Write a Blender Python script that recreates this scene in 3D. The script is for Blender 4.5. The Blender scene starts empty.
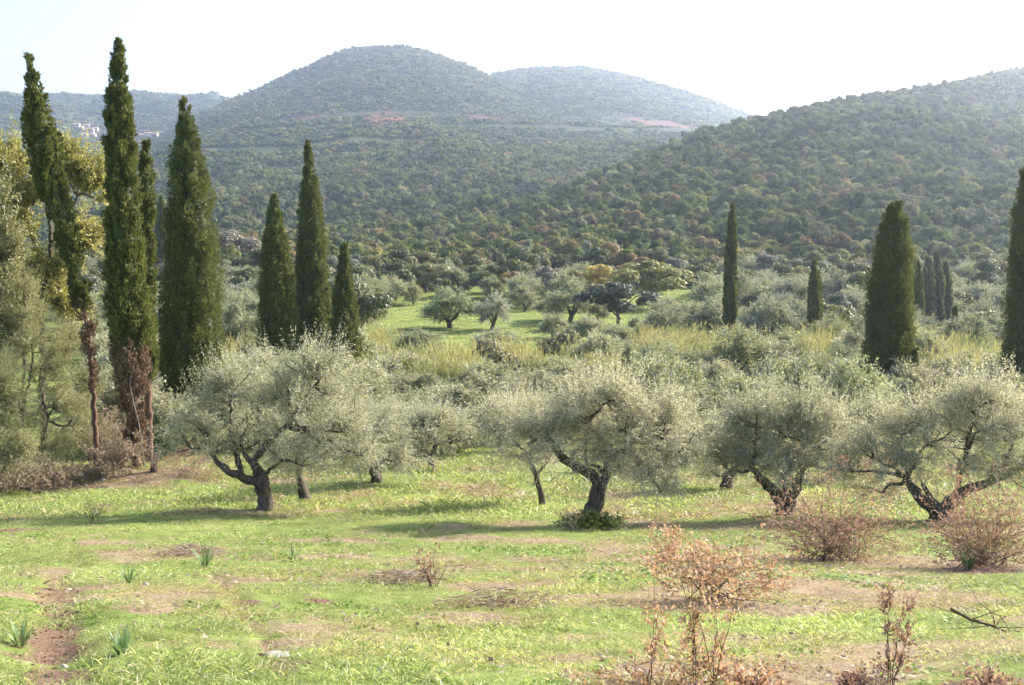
import bpy, math, random
import numpy as np
from mathutils import Vector

# ------------------------------------------------------------------ camera, sky, sun, exposure
SC = bpy.context.scene
COL = SC.collection
F_PX, CX, CY = 1098.0, 512.0, 342.5
PITCH = math.atan(42.5 / F_PX)
cam_d = bpy.data.cameras.new("camera")
cam_d.sensor_width = 36.0
cam_d.lens = 36.0 * F_PX / 1024.0
cam_d.clip_start, cam_d.clip_end = 0.1, 20000
cam = bpy.data.objects.new("camera", cam_d)
COL.objects.link(cam)
cam.rotation_euler = (math.pi / 2 - PITCH, 0, 0)
SC.camera = cam

SUN_EL, SUN_AZ = math.radians(31), math.radians(56)       # azimuth clockwise from the view direction
world = bpy.data.worlds.new("World")
SC.world = world
world.use_nodes = True
wn = world.node_tree
bg = wn.nodes["Background"]
sky = wn.nodes.new("ShaderNodeTexSky")
sky.sky_type = 'NISHITA'
sky.sun_disc = False
sky.sun_elevation, sky.sun_rotation = SUN_EL, SUN_AZ
sky.air_density, sky.dust_density, sky.ozone_density = 1.0, 2.5, 1.0
wn.links.new(sky.outputs[0], bg.inputs[0])
bg.inputs[1].default_value = 0.12
sun_d = bpy.data.lights.new("sun", 'SUN')
sun_d.energy, sun_d.angle, sun_d.color = 5.0, math.radians(0.6), (1.0, 0.94, 0.84)
sun = bpy.data.objects.new("sun", sun_d)
COL.objects.link(sun)
sv = Vector((math.sin(SUN_AZ) * math.cos(SUN_EL), math.cos(SUN_AZ) * math.cos(SUN_EL), math.sin(SUN_EL)))
sun.rotation_euler = sv.to_track_quat('Z', 'Y').to_euler()

SC.view_settings.view_transform = 'Standard'
SC.view_settings.look = 'None'
SC.view_settings.exposure = 1.78
SC.view_settings.gamma = 1.0
SC.view_settings.use_curve_mapping = False
cy = SC.cycles
cy.max_bounces, cy.diffuse_bounces, cy.glossy_bounces = 6, 3, 2
cy.transmission_bounces, cy.transparent_max_bounces, cy.volume_bounces = 4, 4, 1
cy.use_denoising = True
cy.caustics_reflective = cy.caustics_refractive = False

# ------------------------------------------------------------------ helpers
R = np.random.default_rng(7)
UP = np.array([0.0, 0.0, 1.0])


def nrm(a):
    return a / np.maximum(np.linalg.norm(a, axis=-1, keepdims=True), 1e-9)


def hash2(ix, iy, s):
    h = (ix.astype(np.int64) * 374761393 + iy.astype(np.int64) * 668265263 + s * 974634777) & 0xFFFFFFFF
    h = ((h ^ (h >> 13)) * 1274126177) & 0xFFFFFFFF
    return ((h ^ (h >> 16)) & 0xFFFFFF) / float(0xFFFFFF)


def vnoise(x, y, s=0):
    x, y = np.asarray(x, float), np.asarray(y, float)
    ix, iy = np.floor(x), np.floor(y)
    fx, fy = x - ix, y - iy
    fx, fy = fx * fx * (3 - 2 * fx), fy * fy * (3 - 2 * fy)
    a, b = hash2(ix, iy, s), hash2(ix + 1, iy, s)
    c, d = hash2(ix, iy + 1, s), hash2(ix + 1, iy + 1, s)
    return (a + (b - a) * fx) * (1 - fy) + (c + (d - c) * fx) * fy


def fbm(x, y, s=0, o=4):
    t, a, n = 0.0, 0.5, 0.0
    for k in range(o):
        t = t + a * vnoise(np.asarray(x) * 2 ** k, np.asarray(y) * 2 ** k, s + k * 17)
        n += a
        a *= 0.5
    return t / n * 2 - 1


def smooth(t):
    t = np.clip(t, 0, 1)
    return t * t * (3 - 2 * t)


def elev(row):
    """tangent of the elevation of the sight line through a picture row"""
    yu = (CY - np.asarray(row, float)) / F_PX
    return (yu * math.cos(PITCH) - math.sin(PITCH)) / (math.cos(PITCH) + yu * math.sin(PITCH))


# ------------------------------------------------------------------ the lie of the land
_vy = np.array([-60, -10, 0, 6, 9, 12, 16, 20, 25, 30, 36, 42, 48, 55, 65, 80, 100, 120, 145, 170, 200, 230, 260, 300, 400, 800, 9000.])
_vz = np.array([2, -1.0, -1.62, -2.1, -2.72, -3.28, -4.0, -4.62, -5.35, -5.98, -6.5, -6.9, -7.2, -7.45, -7.6, -7.3, -6.6, -5.5, -3.7, -1.7, .9, 4.2, 7, 10, 13, 16, 20.])
_fy = np.concatenate([np.linspace(-60, 400, 3000), np.linspace(405, 9000, 500)])
_fz = np.interp(_fy, _vy, _vz)
_k = np.hanning(41); _k /= _k.sum()
_fz[30:2900] = np.convolve(_fz, _k, 'same')[30:2900]


def prof(pts):
    p = np.array(pts, float)
    return lambda u: np.interp(u * F_PX + CX, p[:, 0], p[:, 1])


RC = prof([(330, 300), (455, 246), (500, 223), (560, 197), (650, 159), (700, 138), (760, 122), (800, 113), (850, 103), (900, 95), (930, 90), (960, 83), (1000, 74), (1024, 70), (1100, 52), (1350, 25)])
RR = prof([(380, 380), (455, 410), (560, 480), (760, 620), (900, 700), (940, 740), (1024, 950), (1350, 1000)])
RF = prof([(380, 330), (455, 290), (560, 262), (760, 250), (1350, 235)])
LB = prof([(-300, 190), (0, 182), (100, 172), (150, 156), (200, 139), (250, 126), (300, 121), (380, 117), (450, 119), (520, 121), (570, 124), (620, 127), (680, 128), (750, 133), (800, 142), (1024, 165), (1350, 180)])
DC = prof([(100, 180), (150, 151), (200, 119), (228, 104), (250, 95), (300, 72), (320, 62), (345, 51.5), (370, 47.5), (400, 47.5), (430, 53), (480, 72), (510, 89), (540, 106), (570, 121), (620, 142), (700, 180)])
SCR = prof([(400, 150), (440, 120), (480, 82), (500, 73.5), (540, 69), (580, 68.5), (620, 75), (680, 93), (720, 107), (750, 118), (800, 140), (900, 185), (1000, 220)])
LC = prof([(-400, 80), (0, 94), (30, 98), (45, 96), (70, 96), (110, 99), (150, 95), (180, 96), (228, 103), (260, 117), (330, 155), (400, 200)])


def hill(u, d, crest, Rd, Fd, zf, p, seed, x, y, amp):
    zc = elev(crest) * Rd
    t = (d - Fd) / (Rd - Fd)
    tt = np.clip(t, 0, 1)
    z = zf + (zc - zf) * (0.85 * tt ** p + 0.15 * np.sin(tt * math.pi / 2))
    z = z + amp * fbm(x / 140, y / 200, seed, 4) * np.clip(zc - zf, 0, 400) * smooth(tt * 3) * smooth((1 - tt) * 4)
    z = z - (zc + 60) * smooth((t - 1) * (Rd - Fd) / (0.9 * Rd))
    return np.where(t <= 0, -500, z)


def ground_z(x, y):
    x, y = np.asarray(x, float), np.asarray(y, float)
    r = np.hypot(x, y)
    th = np.clip(np.arctan2(x, y), -math.radians(40), math.radians(40))
    u, d = np.tan(th), r * np.cos(th)
    behind = smooth((np.abs(np.arctan2(x, y)) - math.radians(60)) / math.radians(60))
    d = d * (1 - behind) + behind * y
    z = np.interp(d, _fy, _fz)
    near = smooth((130 - r) / 70)
    z = z + near * (0.16 * fbm(x / 4.5, y / 4.5, 3, 3) + 0.05 * fbm(x / 0.9, y / 0.9, 9, 3))
    z = z + 0.7 * np.exp(-((x + 16) / 9) ** 2 - ((y - 40.5) / 2.2) ** 2)           # grassy bank under the cypresses
    z = z + smooth((r - 60) / 60) * smooth((400 - r) / 150) * 0.5 * fbm(x / 22, y / 22, 5, 3)
    for (a, b, w, dep) in RUTS:
        z = z - dep * np.exp(-(seg_dist(x, y, a, b) / w) ** 2)
    far = d > 200
    if np.any(far):
        zv = z
        Fd, Rd = RF(u), RR(u)
        zr = hill(u, d, RC(u), Rd, Fd, np.interp(Fd, _fy, _fz), 1.12, 21, x, y, 0.10)
        zb = elev(LB(u)) * 1150
        t = (d - 280) / 870
        tt = np.clip(t, 0, 1)
        zl = 8 + (zb - 8) * tt ** 1.4
        zl = zl + 0.13 * fbm(x / 110, y / 170, 33, 4) * (zb - 8) * smooth(tt * 2.5) * smooth((1 - tt) * 5)
        zl = zl + 0.5 * zb * 0.03 * np.clip(t - 1, 0, 1) - 300 * smooth((d - 1900) / 600)
        zl = np.where(t <= 0, -500, zl)
        zd = hill(u, d, DC(u), 1900.0, 1175.0, zb, 1.0, 41, x, y, 0.05)
        zs = hill(u, d, SCR(u), 2250.0, 1240.0, zb, 1.0, 51, x, y, 0.05)
        zt = hill(u, d, LC(u), 3000.0, 1400.0, 150.0, 0.9, 61, x, y, 0.10)
        z = np.where(far, np.maximum.reduce([zv, zr, zl, zd, zs, zt]), z)
    return z


def seg_dist(x, y, a, b):
    ax, ay = a; bx, by = b
    dx, dy = bx - ax, by - ay
    t = np.clip(((x - ax) * dx + (y - ay) * dy) / (dx * dx + dy * dy), 0, 1)
    return np.hypot(x - ax - t * dx, y - ay - t * dy)


RUTS = []


def ray(px, py):
    a, b = (px - CX) / F_PX, (CY - py) / F_PX
    return np.array([a, math.cos(PITCH) + b * math.sin(PITCH), -math.sin(PITCH) + b * math.cos(PITCH)])


_tt = np.concatenate([np.linspace(2, 120, 2400), np.geomspace(120.2, 4500, 4000)])


def hit(px, py):
    """where the sight line through a pixel meets the ground"""
    v = ray(px, py)
    P = v[None] * _tt[:, None]
    below = P[:, 2] < ground_z(P[:, 0], P[:, 1])
    k = int(np.argmax(below)) if below.any() else len(_tt) - 1
    return P[k]


def local(a, b, g, dd=0.0):
    """offset from ground point g of the point seen at pixel (a, b) in the upright plane through g (pushed back by dd)"""
    v = ray(a, b)
    q = v * (g[1] / v[1]) - np.asarray(g)
    q[1] += dd
    return q


def at(px, d):
    """ground point at depth d below the column px"""
    x = (px - CX) / F_PX * d
    return np.array([x, d, float(ground_z(x, d))])


_r = lambda *q: [tuple(hit(*p)[:2]) for p in q]
for q in ([(62, 575), (50, 640), (66, 684)], [(212, 572), (240, 605), (275, 650), (292, 684)]):
    w = _r(*q)
    for a, b in zip(w[:-1], w[1:]):
        RUTS.append((a, b, 0.27, 0.09) if q[0][0] < 100 else (a, b, 0.11, 0.03))


# ------------------------------------------------------------------ mesh building
class MB:
    """collects vertices and faces (numpy) of one mesh"""

    def __init__(self):
        self.v, self.f, self.n, self.rnd, self.mi = [], [], 0, [], []

    def add(self, V, Fc, rnd=None, mi=0):
        V = np.asarray(V, np.float32).reshape(-1, 3)
        Fc = np.asarray(Fc, np.int64)
        self.v.append(V)
        self.f.append(Fc + self.n)
        self.rnd.append(np.full(len(Fc), 0.5, np.float32) if rnd is None else np.asarray(rnd, np.float32))
        self.mi.append(np.full(len(Fc), mi, np.int32))
        self.n += len(V)

    def leaves(self, P, D, N, L, W, rnd=None, mi=0):
        L, W = np.asarray(L).reshape(-1, 1), np.asarray(W).reshape(-1, 1)
        n = len(P)
        V = np.stack([P, P + D * L * .45 + N * W * .5, P + D * L, P + D * L * .45 - N * W * .5], 1)
        self.add(V, np.arange(4 * n).reshape(n, 4), rnd, mi)

    def tube(self, pts, rad, sides=6, rough=0.0, rng=R, mi=0):
        pts = np.asarray(pts, float); rad = np.asarray(rad, float)
        m = len(pts)
        T = nrm(np.gradient(pts, axis=0))
        ref = np.where(np.abs(T[:, 2:3]) > .9, np.array([[1., 0, 0]]), UP[None])
        A = nrm(np.cross(T, ref)); B = np.cross(T, A)
        for i in range(1, m):
            A[i] = A[i - 1] - T[i] * np.dot(A[i - 1], T[i])
            A[i] /= max(np.linalg.norm(A[i]), 1e-9)
            B[i] = np.cross(T[i], A[i])
        ang = np.arange(sides) * 2 * math.pi / sides
        rr = rad[:, None] * (1 + rough * (rng.random((m, sides)) - .5) * 2)
        V = pts[:, None] + rr[..., None] * (np.cos(ang)[None, :, None] * A[:, None] + np.sin(ang)[None, :, None] * B[:, None])
        i, j = np.meshgrid(np.arange(m - 1), np.arange(sides), indexing='ij')
        q = np.stack([i * sides + j, i * sides + (j + 1) % sides, (i + 1) * sides + (j + 1) % sides, (i + 1) * sides + j], -1).reshape(-1, 4)
        self.add(V.reshape(-1, 3), q, None, mi)
        tip = np.array([[(m - 1) * sides + k for k in range(sides)]])
        self.f.append(tip + self.n - m * sides)
        self.rnd.append(np.array([.5], np.float32)); self.mi.append(np.array([mi], np.int32))

    def box(self, c, s, rz=0.0, mi=0):
        c = np.asarray(c, float); s = np.asarray(s, float) / 2
        V = np.array([[x, y, z] for z in (-1, 1) for y in (-1, 1) for x in (-1, 1)], float) * s
        ca, sa = math.cos(rz), math.sin(rz)
        V = np.stack([V[:, 0] * ca - V[:, 1] * sa, V[:, 0] * sa + V[:, 1] * ca, V[:, 2]], 1) + c
        self.add(V, [[0, 2, 3, 1], [4, 5, 7, 6], [0, 1, 5, 4], [2, 6, 7, 3], [0, 4, 6, 2], [1, 3, 7, 5]], None, mi)

    def mesh(self, name, mats, smooth_=True):
        me = bpy.data.meshes.new(name)
        V = np.concatenate(self.v)
        me.vertices.add(len(V)); me.vertices.foreach_set("co", V.ravel())
        lens = np.concatenate([np.full(len(f), f.shape[1], np.int32) for f in self.f])
        idx = np.concatenate([f.ravel() for f in self.f]).astype(np.int32)
        me.loops.add(len(idx)); me.loops.foreach_set("vertex_index", idx)
        me.polygons.add(len(lens))
        me.polygons.foreach_set("loop_start", np.concatenate([[0], np.cumsum(lens)[:-1]]).astype(np.int32))
        me.polygons.foreach_set("material_index", np.concatenate(self.mi))
        me.polygons.foreach_set("use_smooth", np.full(len(lens), smooth_))
        a = me.attributes.new("rnd", 'FLOAT', 'FACE')
        a.data.foreach_set("value", np.concatenate(self.rnd))
        for m in (mats if isinstance(mats, (list, tuple)) else [mats]):
            me.materials.append(m)
        me.update(calc_edges=True)
        return me


def link(name, me, parent=None):
    o = bpy.data.objects.new(name, me)
    COL.objects.link(o)
    o.parent = parent
    return o


def thing(name, label, cat, loc=(0, 0, 0), rz=0.0, group=None):
    o = bpy.data.objects.new(name, None)
    o.empty_display_size = 0.3
    COL.objects.link(o)
    o.location = loc
    o.rotation_euler = (0, 0, rz)
    o["label"], o["category"] = label, cat
    if group:
        o["group"] = group
    return o


def tag(o, label, cat, group=None):
    o["label"], o["category"] = label, cat
    if group:
        o["group"] = group
    return o


# ------------------------------------------------------------------ materials
def mat(name):
    m = bpy.data.materials.new(name)
    m.use_nodes = True
    nt = m.node_tree
    nt.nodes.clear()
    out = nt.nodes.new("ShaderNodeOutputMaterial")
    return m, nt, out


def nd(nt, kind, **kw):
    n = nt.nodes.new(kind)
    for k, v in kw.items():
        setattr(n, k, v)
    return n


def mixc(nt, fac, a, b, mode='MIX'):
    n = nd(nt, "ShaderNodeMix", data_type='RGBA', blend_type=mode)
    for s, v in ((0, fac), (6, a), (7, b)):
        if hasattr(v, 'is_linked'):
            nt.links.new(v, n.inputs[s])
        else:
            n.inputs[s].default_value = v if s == 0 else (*v, 1) if len(v) == 3 else v
    return n.outputs[2]


def ramp(nt, fac, stops):
    n = nd(nt, "ShaderNodeValToRGB")
    e = n.color_ramp.elements
    while len(e) < len(stops):
        e.new(0.5)
    for el, (p, c) in zip(e, stops):
        el.position = p
        el.color = (*c, 1) if len(c) == 3 else c
    nt.links.new(fac, n.inputs[0])
    return n.outputs[0]


def attr(nt, name, kind='GEOMETRY'):
    return nd(nt, "ShaderNodeAttribute", attribute_name=name, attribute_type=kind)


def leaf_mat(name, stops, under=None, trans=0.35, rough=0.5, spec=0.3, tint=None, tr_col=(1.15, 1.1, .75)):
    """leaf: colour by the leaf's own random number, paler underside, light through the blade.
    tint: None, 'object' (the object's own colour multiplies) or 'instance' (per plant attribute)"""
    m, nt, out = mat(name)
    c = ramp(nt, attr(nt, "rnd").outputs['Fac'], stops)
    if under is not None:
        g = nd(nt, "ShaderNodeNewGeometry")
        c = mixc(nt, g.outputs['Backfacing'], c, under)
    if tint == 'object':
        c = mixc(nt, 1.0, c, nd(nt, "ShaderNodeObjectInfo").outputs['Color'], 'MULTIPLY')
    elif tint == 'instance':
        c = mixc(nt, 1.0, c, attr(nt, "tint", 'INSTANCER').outputs['Color'], 'MULTIPLY')
    p = nd(nt, "ShaderNodeBsdfPrincipled")
    p.inputs['Roughness'].default_value = rough
    p.inputs['Specular IOR Level'].default_value = spec
    nt.links.new(c, p.inputs['Base Color'])
    t = nd(nt, "ShaderNodeBsdfTranslucent")
    nt.links.new(mixc(nt, 1.0, c, tr_col, 'MULTIPLY'), t.inputs['Color'])
    mx = nd(nt, "ShaderNodeMixShader")
    mx.inputs[0].default_value = trans
    nt.links.new(p.outputs[0], mx.inputs[1]); nt.links.new(t.outputs[0], mx.inputs[2])
    nt.links.new(mx.outputs[0], out.inputs[0])
    return m


def bark_mat(name, dark, light, scale=9.0, stretch=.25):
    m, nt, out = mat(name)
    tc = nd(nt, "ShaderNodeTexCoord")
    mp = nd(nt, "ShaderNodeMapping")
    mp.inputs['Scale'].default_value = (1, 1, stretch)
    nt.links.new(tc.outputs['Object'], mp.inputs[0])
    n = nd(nt, "ShaderNodeTexNoise")
    n.inputs['Scale'].default_value = scale
    n.inputs['Detail'].default_value = 6
    n.inputs['Roughness'].default_value = .7
    nt.links.new(mp.outputs[0], n.inputs['Vector'])
    c = ramp(nt, n.outputs['Fac'], [(.32, dark), (.68, light)])
    p = nd(nt, "ShaderNodeBsdfPrincipled")
    p.inputs['Roughness'].default_value = .9
    p.inputs['Specular IOR Level'].default_value = .1
    nt.links.new(c, p.inputs['Base Color'])
    b = nd(nt, "ShaderNodeBump")
    b.inputs['Strength'].default_value = .8
    b.inputs['Distance'].default_value = .05
    nt.links.new(n.outputs['Fac'], b.inputs['Height'])
    nt.links.new(b.outputs[0], p.inputs['Normal'])
    nt.links.new(p.outputs[0], out.inputs[0])
    return m


def plain_mat(name, a, b, scale=6.0, rough=.9):
    return bark_mat(name, a, b, scale, 1.0)


M = {}
M['olive_leaf'] = leaf_mat('olive leaf', [(0, (.125, .135, .078)), (.6, (.245, .245, .165)), (1, (.40, .39, .295))], under=(.46, .46, .385), trans=.38, rough=.55, spec=.22)
M['olive_pale'] = leaf_mat('olive leaf pale', [(0, (.15, .155, .092)), (.6, (.295, .285, .20)), (1, (.46, .435, .35))], under=(.53, .515, .44), trans=.40, rough=.55, spec=.22)
M['olive_far'] = leaf_mat('olive leaf in grove', [(0, (.11, .124, .074)), (.5, (.215, .222, .145)), (1, (.335, .33, .25))], under=(.36, .36, .29), trans=.3, rough=.6, spec=.2, tint='object')
M['broad_far'] = leaf_mat('broad leaf in valley', [(0, (.75, .76, .75)), (.5, (1, 1, 1)), (1, (1.3, 1.28, 1.15))], trans=.3, rough=.55, tint='object')
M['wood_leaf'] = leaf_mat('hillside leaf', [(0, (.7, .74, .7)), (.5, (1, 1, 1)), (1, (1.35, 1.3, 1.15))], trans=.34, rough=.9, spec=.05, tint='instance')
M['cypress'] = leaf_mat('cypress spray', [(0, (.042, .056, .018)), (.5, (.094, .112, .034)), (.85, (.18, .188, .058)), (1, (.26, .235, .09))], trans=.3, rough=.6, spec=.2)
M['cypress_dead'] = leaf_mat('withered cypress spray', [(0, (.09, .06, .045)), (.5, (.18, .12, .085)), (1, (.30, .22, .16))], trans=.15, rough=.8, spec=.1)
M['poplar_leaf'] = leaf_mat('thin grey green spray', [(0, (.12, .135, .09)), (1, (.25, .25, .17))], trans=.2, rough=.7)
M['yellow_leaf'] = leaf_mat('yellowing leaf', [(0, (.16, .17, .05)), (.5, (.30, .29, .10)), (1, (.46, .41, .18))], trans=.38, rough=.5)
M['feather'] = leaf_mat('feathery spray', [(0, (.15, .16, .075)), (.6, (.26, .26, .14)), (1, (.42, .39, .24))], trans=.3, rough=.6)
M['dry_red'] = leaf_mat('dry reddish leaf', [(0, (.15, .08, .065)), (.5, (.32, .195, .155)), (1, (.50, .37, .29))], trans=.3, rough=.7)
M['dry_orange'] = leaf_mat('dry orange leaf', [(0, (.22, .115, .07)), (.5, (.42, .26, .175)), (1, (.58, .43, .33))], trans=.35, rough=.6)
M['dry_brush'] = leaf_mat('dry brush', [(0, (.12, .085, .06)), (.5, (.25, .19, .14)), (1, (.42, .34, .26))], trans=.25, rough=.8)
M['grass'] = leaf_mat('grass blade', [(0, (.12, .175, .045)), (.55, (.25, .315, .10)), (.85, (.37, .395, .17)), (1, (.54, .49, .32))], trans=.5, rough=.45, spec=.4, tint='instance')
M['dry_grass'] = leaf_mat('dry grass blade', [(0, (.22, .16, .09)), (.6, (.36, .28, .18)), (1, (.52, .44, .32))], trans=.3, rough=.7, tint='instance')
M['weed'] = leaf_mat('broad weed leaf', [(0, (.10, .17, .025)), (.7, (.19, .28, .05)), (1, (.30, .36, .12))], trans=.4, rough=.5, spec=.2, tint='instance')
M['asphodel'] = leaf_mat('blue green strap leaf', [(0, (.10, .17, .07)), (1, (.22, .30, .15))], trans=.3, rough=.5, spec=.25)
M['sucker'] = leaf_mat('low green sucker leaf', [(0, (.05, .085, .02)), (1, (.16, .20, .05))], trans=.3, rough=.45)
M['reed'] = leaf_mat('cane leaf', [(0, (.16, .19, .08)), (.5, (.29, .29, .13)), (.85, (.42, .38, .2)), (1, (.55, .48, .32))], trans=.35, rough=.5, tint='instance')
M['olive_bark'] = bark_mat('olive bark', (.014, .011, .009), (.17, .135, .11), 16)
M['cypress_bark'] = bark_mat('cypress bark', (.05, .03, .022), (.22, .135, .10), 16, .12)
M['twig'] = bark_mat('twig bark', (.07, .04, .03), (.2, .13, .09), 20)
M['grey_twig'] = bark_mat('grey twig bark', (.09, .075, .06), (.3, .26, .22), 20)
M['stone'] = plain_mat('limestone', (.26, .23, .20), (.46, .42, .38), 9)
M['earth'] = plain_mat('red earth', (.08, .045, .03), (.22, .13, .09), 14)
M['plaster'] = plain_mat('pale plaster', (.34, .31, .28), (.52, .47, .42), 2)
M['tile'] = plain_mat('roof tile', (.42, .24, .17), (.58, .38, .28), 5)
M['dark_glass'] = plain_mat('dark window', (.04, .045, .05), (.07, .08, .09), 2)


def ground_mat():
    m, nt, out = mat('meadow and hillside earth')
    L = nt.links
    geo = nd(nt, "ShaderNodeNewGeometry")

    def noise(scale, detail=5, rough=.6):
        n = nd(nt, "ShaderNodeTexNoise")
        n.inputs['Scale'].default_value = scale
        n.inputs['Detail'].default_value = detail
        n.inputs['Roughness'].default_value = rough
        L.new(geo.outputs['Position'], n.inputs['Vector'])
        return n.outputs['Fac']
    n1, n2, n3 = noise(.35), noise(2.6, 6, .7), noise(22, 5, .7)
    green = ramp(nt, n2, [(.3, (.08, .105, .025)), (.55, (.16, .20, .05)), (.75, (.26, .27, .10))])
    dry = ramp(nt, n3, [(.3, (.13, .09, .055)), (.6, (.27, .205, .13)), (.8, (.36, .29, .2))])
    soil = ramp(nt, n3, [(.3, (.065, .04, .028)), (.55, (.16, .10, .068)), (.8, (.28, .195, .14))])
    floor = ramp(nt, n2, [(.3, (.028, .034, .016)), (.6, (.05, .056, .028)), (.8, (.085, .08, .045))])
    red = ramp(nt, n1, [(.3, (.09, .034, .026)), (.7, (.15, .06, .045))])
    rock = ramp(nt, n2, [(.35, (.3, .28, .26)), (.7, (.52, .5, .47))])

    def soft(name, amt=.55, nz=n3):
        """attribute with its edge broken up by noise"""
        a = attr(nt, name).outputs['Fac']
        s = nd(nt, "ShaderNodeMath", operation='MULTIPLY_ADD')
        s.inputs[1].default_value = amt
        s.inputs[2].default_value = -amt / 2
        L.new(nz, s.inputs[0])
        t = nd(nt, "ShaderNodeMath", operation='ADD')
        L.new(a, t.inputs[0]); L.new(s.outputs[0], t.inputs[1])
        r = nd(nt, "ShaderNodeMapRange", interpolation_type='SMOOTHSTEP')
        r.inputs[1].default_value, r.inputs[2].default_value = .35, .65
        L.new(t.outputs[0], r.inputs[0])
        return r.outputs[0]
    c = mixc(nt, soft('dry'), green, dry)
    c = mixc(nt, soft('soil', .7), c, soil)
    c = mixc(nt, soft('wood', .2, n2), c, floor)
    c = mixc(nt, soft('rock', .3, n2), c, rock)
    c = mixc(nt, soft('road', .3, n2), c, red)
    p = nd(nt, "ShaderNodeBsdfPrincipled")
    p.inputs['Roughness'].default_value = .95
    p.inputs['Specular IOR Level'].default_value = .1
    L.new(c, p.inputs['Base Color'])
    b = nd(nt, "ShaderNodeBump")
    b.inputs['Strength'].default_value = .7
    b.inputs['Distance'].default_value = .06
    L.new(n3, b.inputs['Height'])
    L.new(b.outputs[0], p.inputs['Normal'])
    L.new(p.outputs[0], out.inputs[0])
    return m


# ------------------------------------------------------------------ ground sheet
def blob(x, y, c, rx, ry):
    return np.exp(-(((x - c[0]) / rx) ** 2 + ((y - c[1]) / ry) ** 2))


DRY = [(hit(px, py), rx, ry) for px, py, rx, ry in (
    (400, 575, .9, 1.0), (510, 585, 1.0, .7), (470, 620, .7, .5), (560, 640, .5, .35), (185, 552, .9, 1.2), (60, 488, 2.2, .7), (290, 480, 1.5, .8),
    (270, 505, 1.2, .8), (330, 540, 1.4, .5), (470, 660, .4, .3), (690, 600, 1.4, 1.0), (840, 560, 2.0, 1.4), (985, 565, 1.8, 1.2), (640, 560, 1.0, .8),
    (600, 528, 1.2, .8), (800, 610, .9, .5), (900, 650, .7, .5), (640, 680, .6, .4), (120, 484, 2.4, .6), (10, 520, 1.2, .8), (700, 548, 1.6, .8), (480, 540, 1.0, .6), (150, 610, .35, .3), (430, 560, 1.0, .5), (600, 600, .9, .5), (540, 660, .5, .3), (400, 640, .5, .3), (760, 640, .6, .4), (330, 580, .7, .4), (560, 560, 1.2, .5))]
SOIL = [(hit(px, py), rx, ry) for px, py, rx, ry in (
    (405, 578, .5, .35), (320, 602, .25, .14), (20, 530, .8, .5), (75, 545, .35, .35), (470, 603, .3, .18), (55, 590, .28, .5), (215, 578, .35, .3), (245, 603, .22, .2),
    (160, 545, .5, .3), (980, 572, 1.0, .4), (300, 522, .4, .2), (862, 682, .25, .12), (990, 682, .3, .12), (20, 658, .15, .2), (282, 668, .2, .2), (240, 485, .4, .2), (430, 345, 3, 2), (405, 352, 3, 3), (540, 400, 2, 1))]
road_pts = [hit(px, py)[:2] for px, py in ((470, 262), (500, 271), (530, 279), (568, 284))]


def cover(x, y):
    """how dry, bare, wooded, red and rocky the ground is"""
    x, y = np.asarray(x, float), np.asarray(y, float)
    r = np.hypot(x, y)
    th = np.clip(np.arctan2(x, y), -.7, .7)
    u, d = np.tan(th), r * np.cos(th)
    px = u * F_PX + CX
    dry = 1.15 * np.clip(fbm(x / 1.7, y / 1.4, 71, 5) + .13 + .12 * smooth((x + 1) / 4), 0, .8) * smooth((70 - r) / 30)
    for c, rx, ry in DRY:
        dry = np.maximum(dry, .95 * blob(x, y, c, rx, ry))
    dry = np.maximum(dry, smooth((d - 55) / 25) * smooth((240 - d) / 30) * .3 * np.clip(fbm(x / 14, y / 14, 75, 3) + .35, 0, 1))
    soil = .6 * np.clip(fbm(x / .8, y / .8, 81, 3) - .05, 0, 1) * smooth((30 - r) / 10)
    for c, rx, ry in SOIL:
        soil = np.maximum(soil, .95 * blob(x, y, c, rx, ry))
    for a, b, w, dep in RUTS:
        soil = np.maximum(soil, (.66 + .6 * fbm(x / .45, y / .45, 83, 3)) * (1.0 if w > .2 else .72) * np.exp(-(seg_dist(x, y, a, b) / (w * 1.1)) ** 2))
    wood = smooth((d - 215) / 40)
    road = np.zeros_like(x)
    for a, b in zip(road_pts[:-1], road_pts[1:]):
        road = np.maximum(road, np.exp(-(seg_dist(x, y, a, b) / 2.6) ** 2))
    lane = smooth(1 - np.abs(d - 1226 - 4 * np.sin(px / 31)) / (11 + 5 * np.sin(px / 19))) * smooth((px - 268) / 40) * smooth((640 - px) / 140)
    scar = smooth(1.2 - np.abs(d - 1392 - 8 * np.sin(px / 13) - 8 * np.sin(px / 5)) / (14 + 24 * np.exp(-((px - 668) / 22) ** 2))) * smooth((px - 600) / 40) * smooth((706 - px) / 22)
    road = np.maximum.reduce([road, lane, scar])
    z_hi = smooth((d - 1650) / 80) * smooth((1930 - d) / 40) * smooth((px - 285) / 40) * smooth((385 - px) / 30)
    rock = z_hi * np.clip(.35 + .8 * fbm(x / 30, y / 30, 91, 3), 0, 1)
    return dry, soil, wood, np.clip(road, 0, 1), rock


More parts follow.
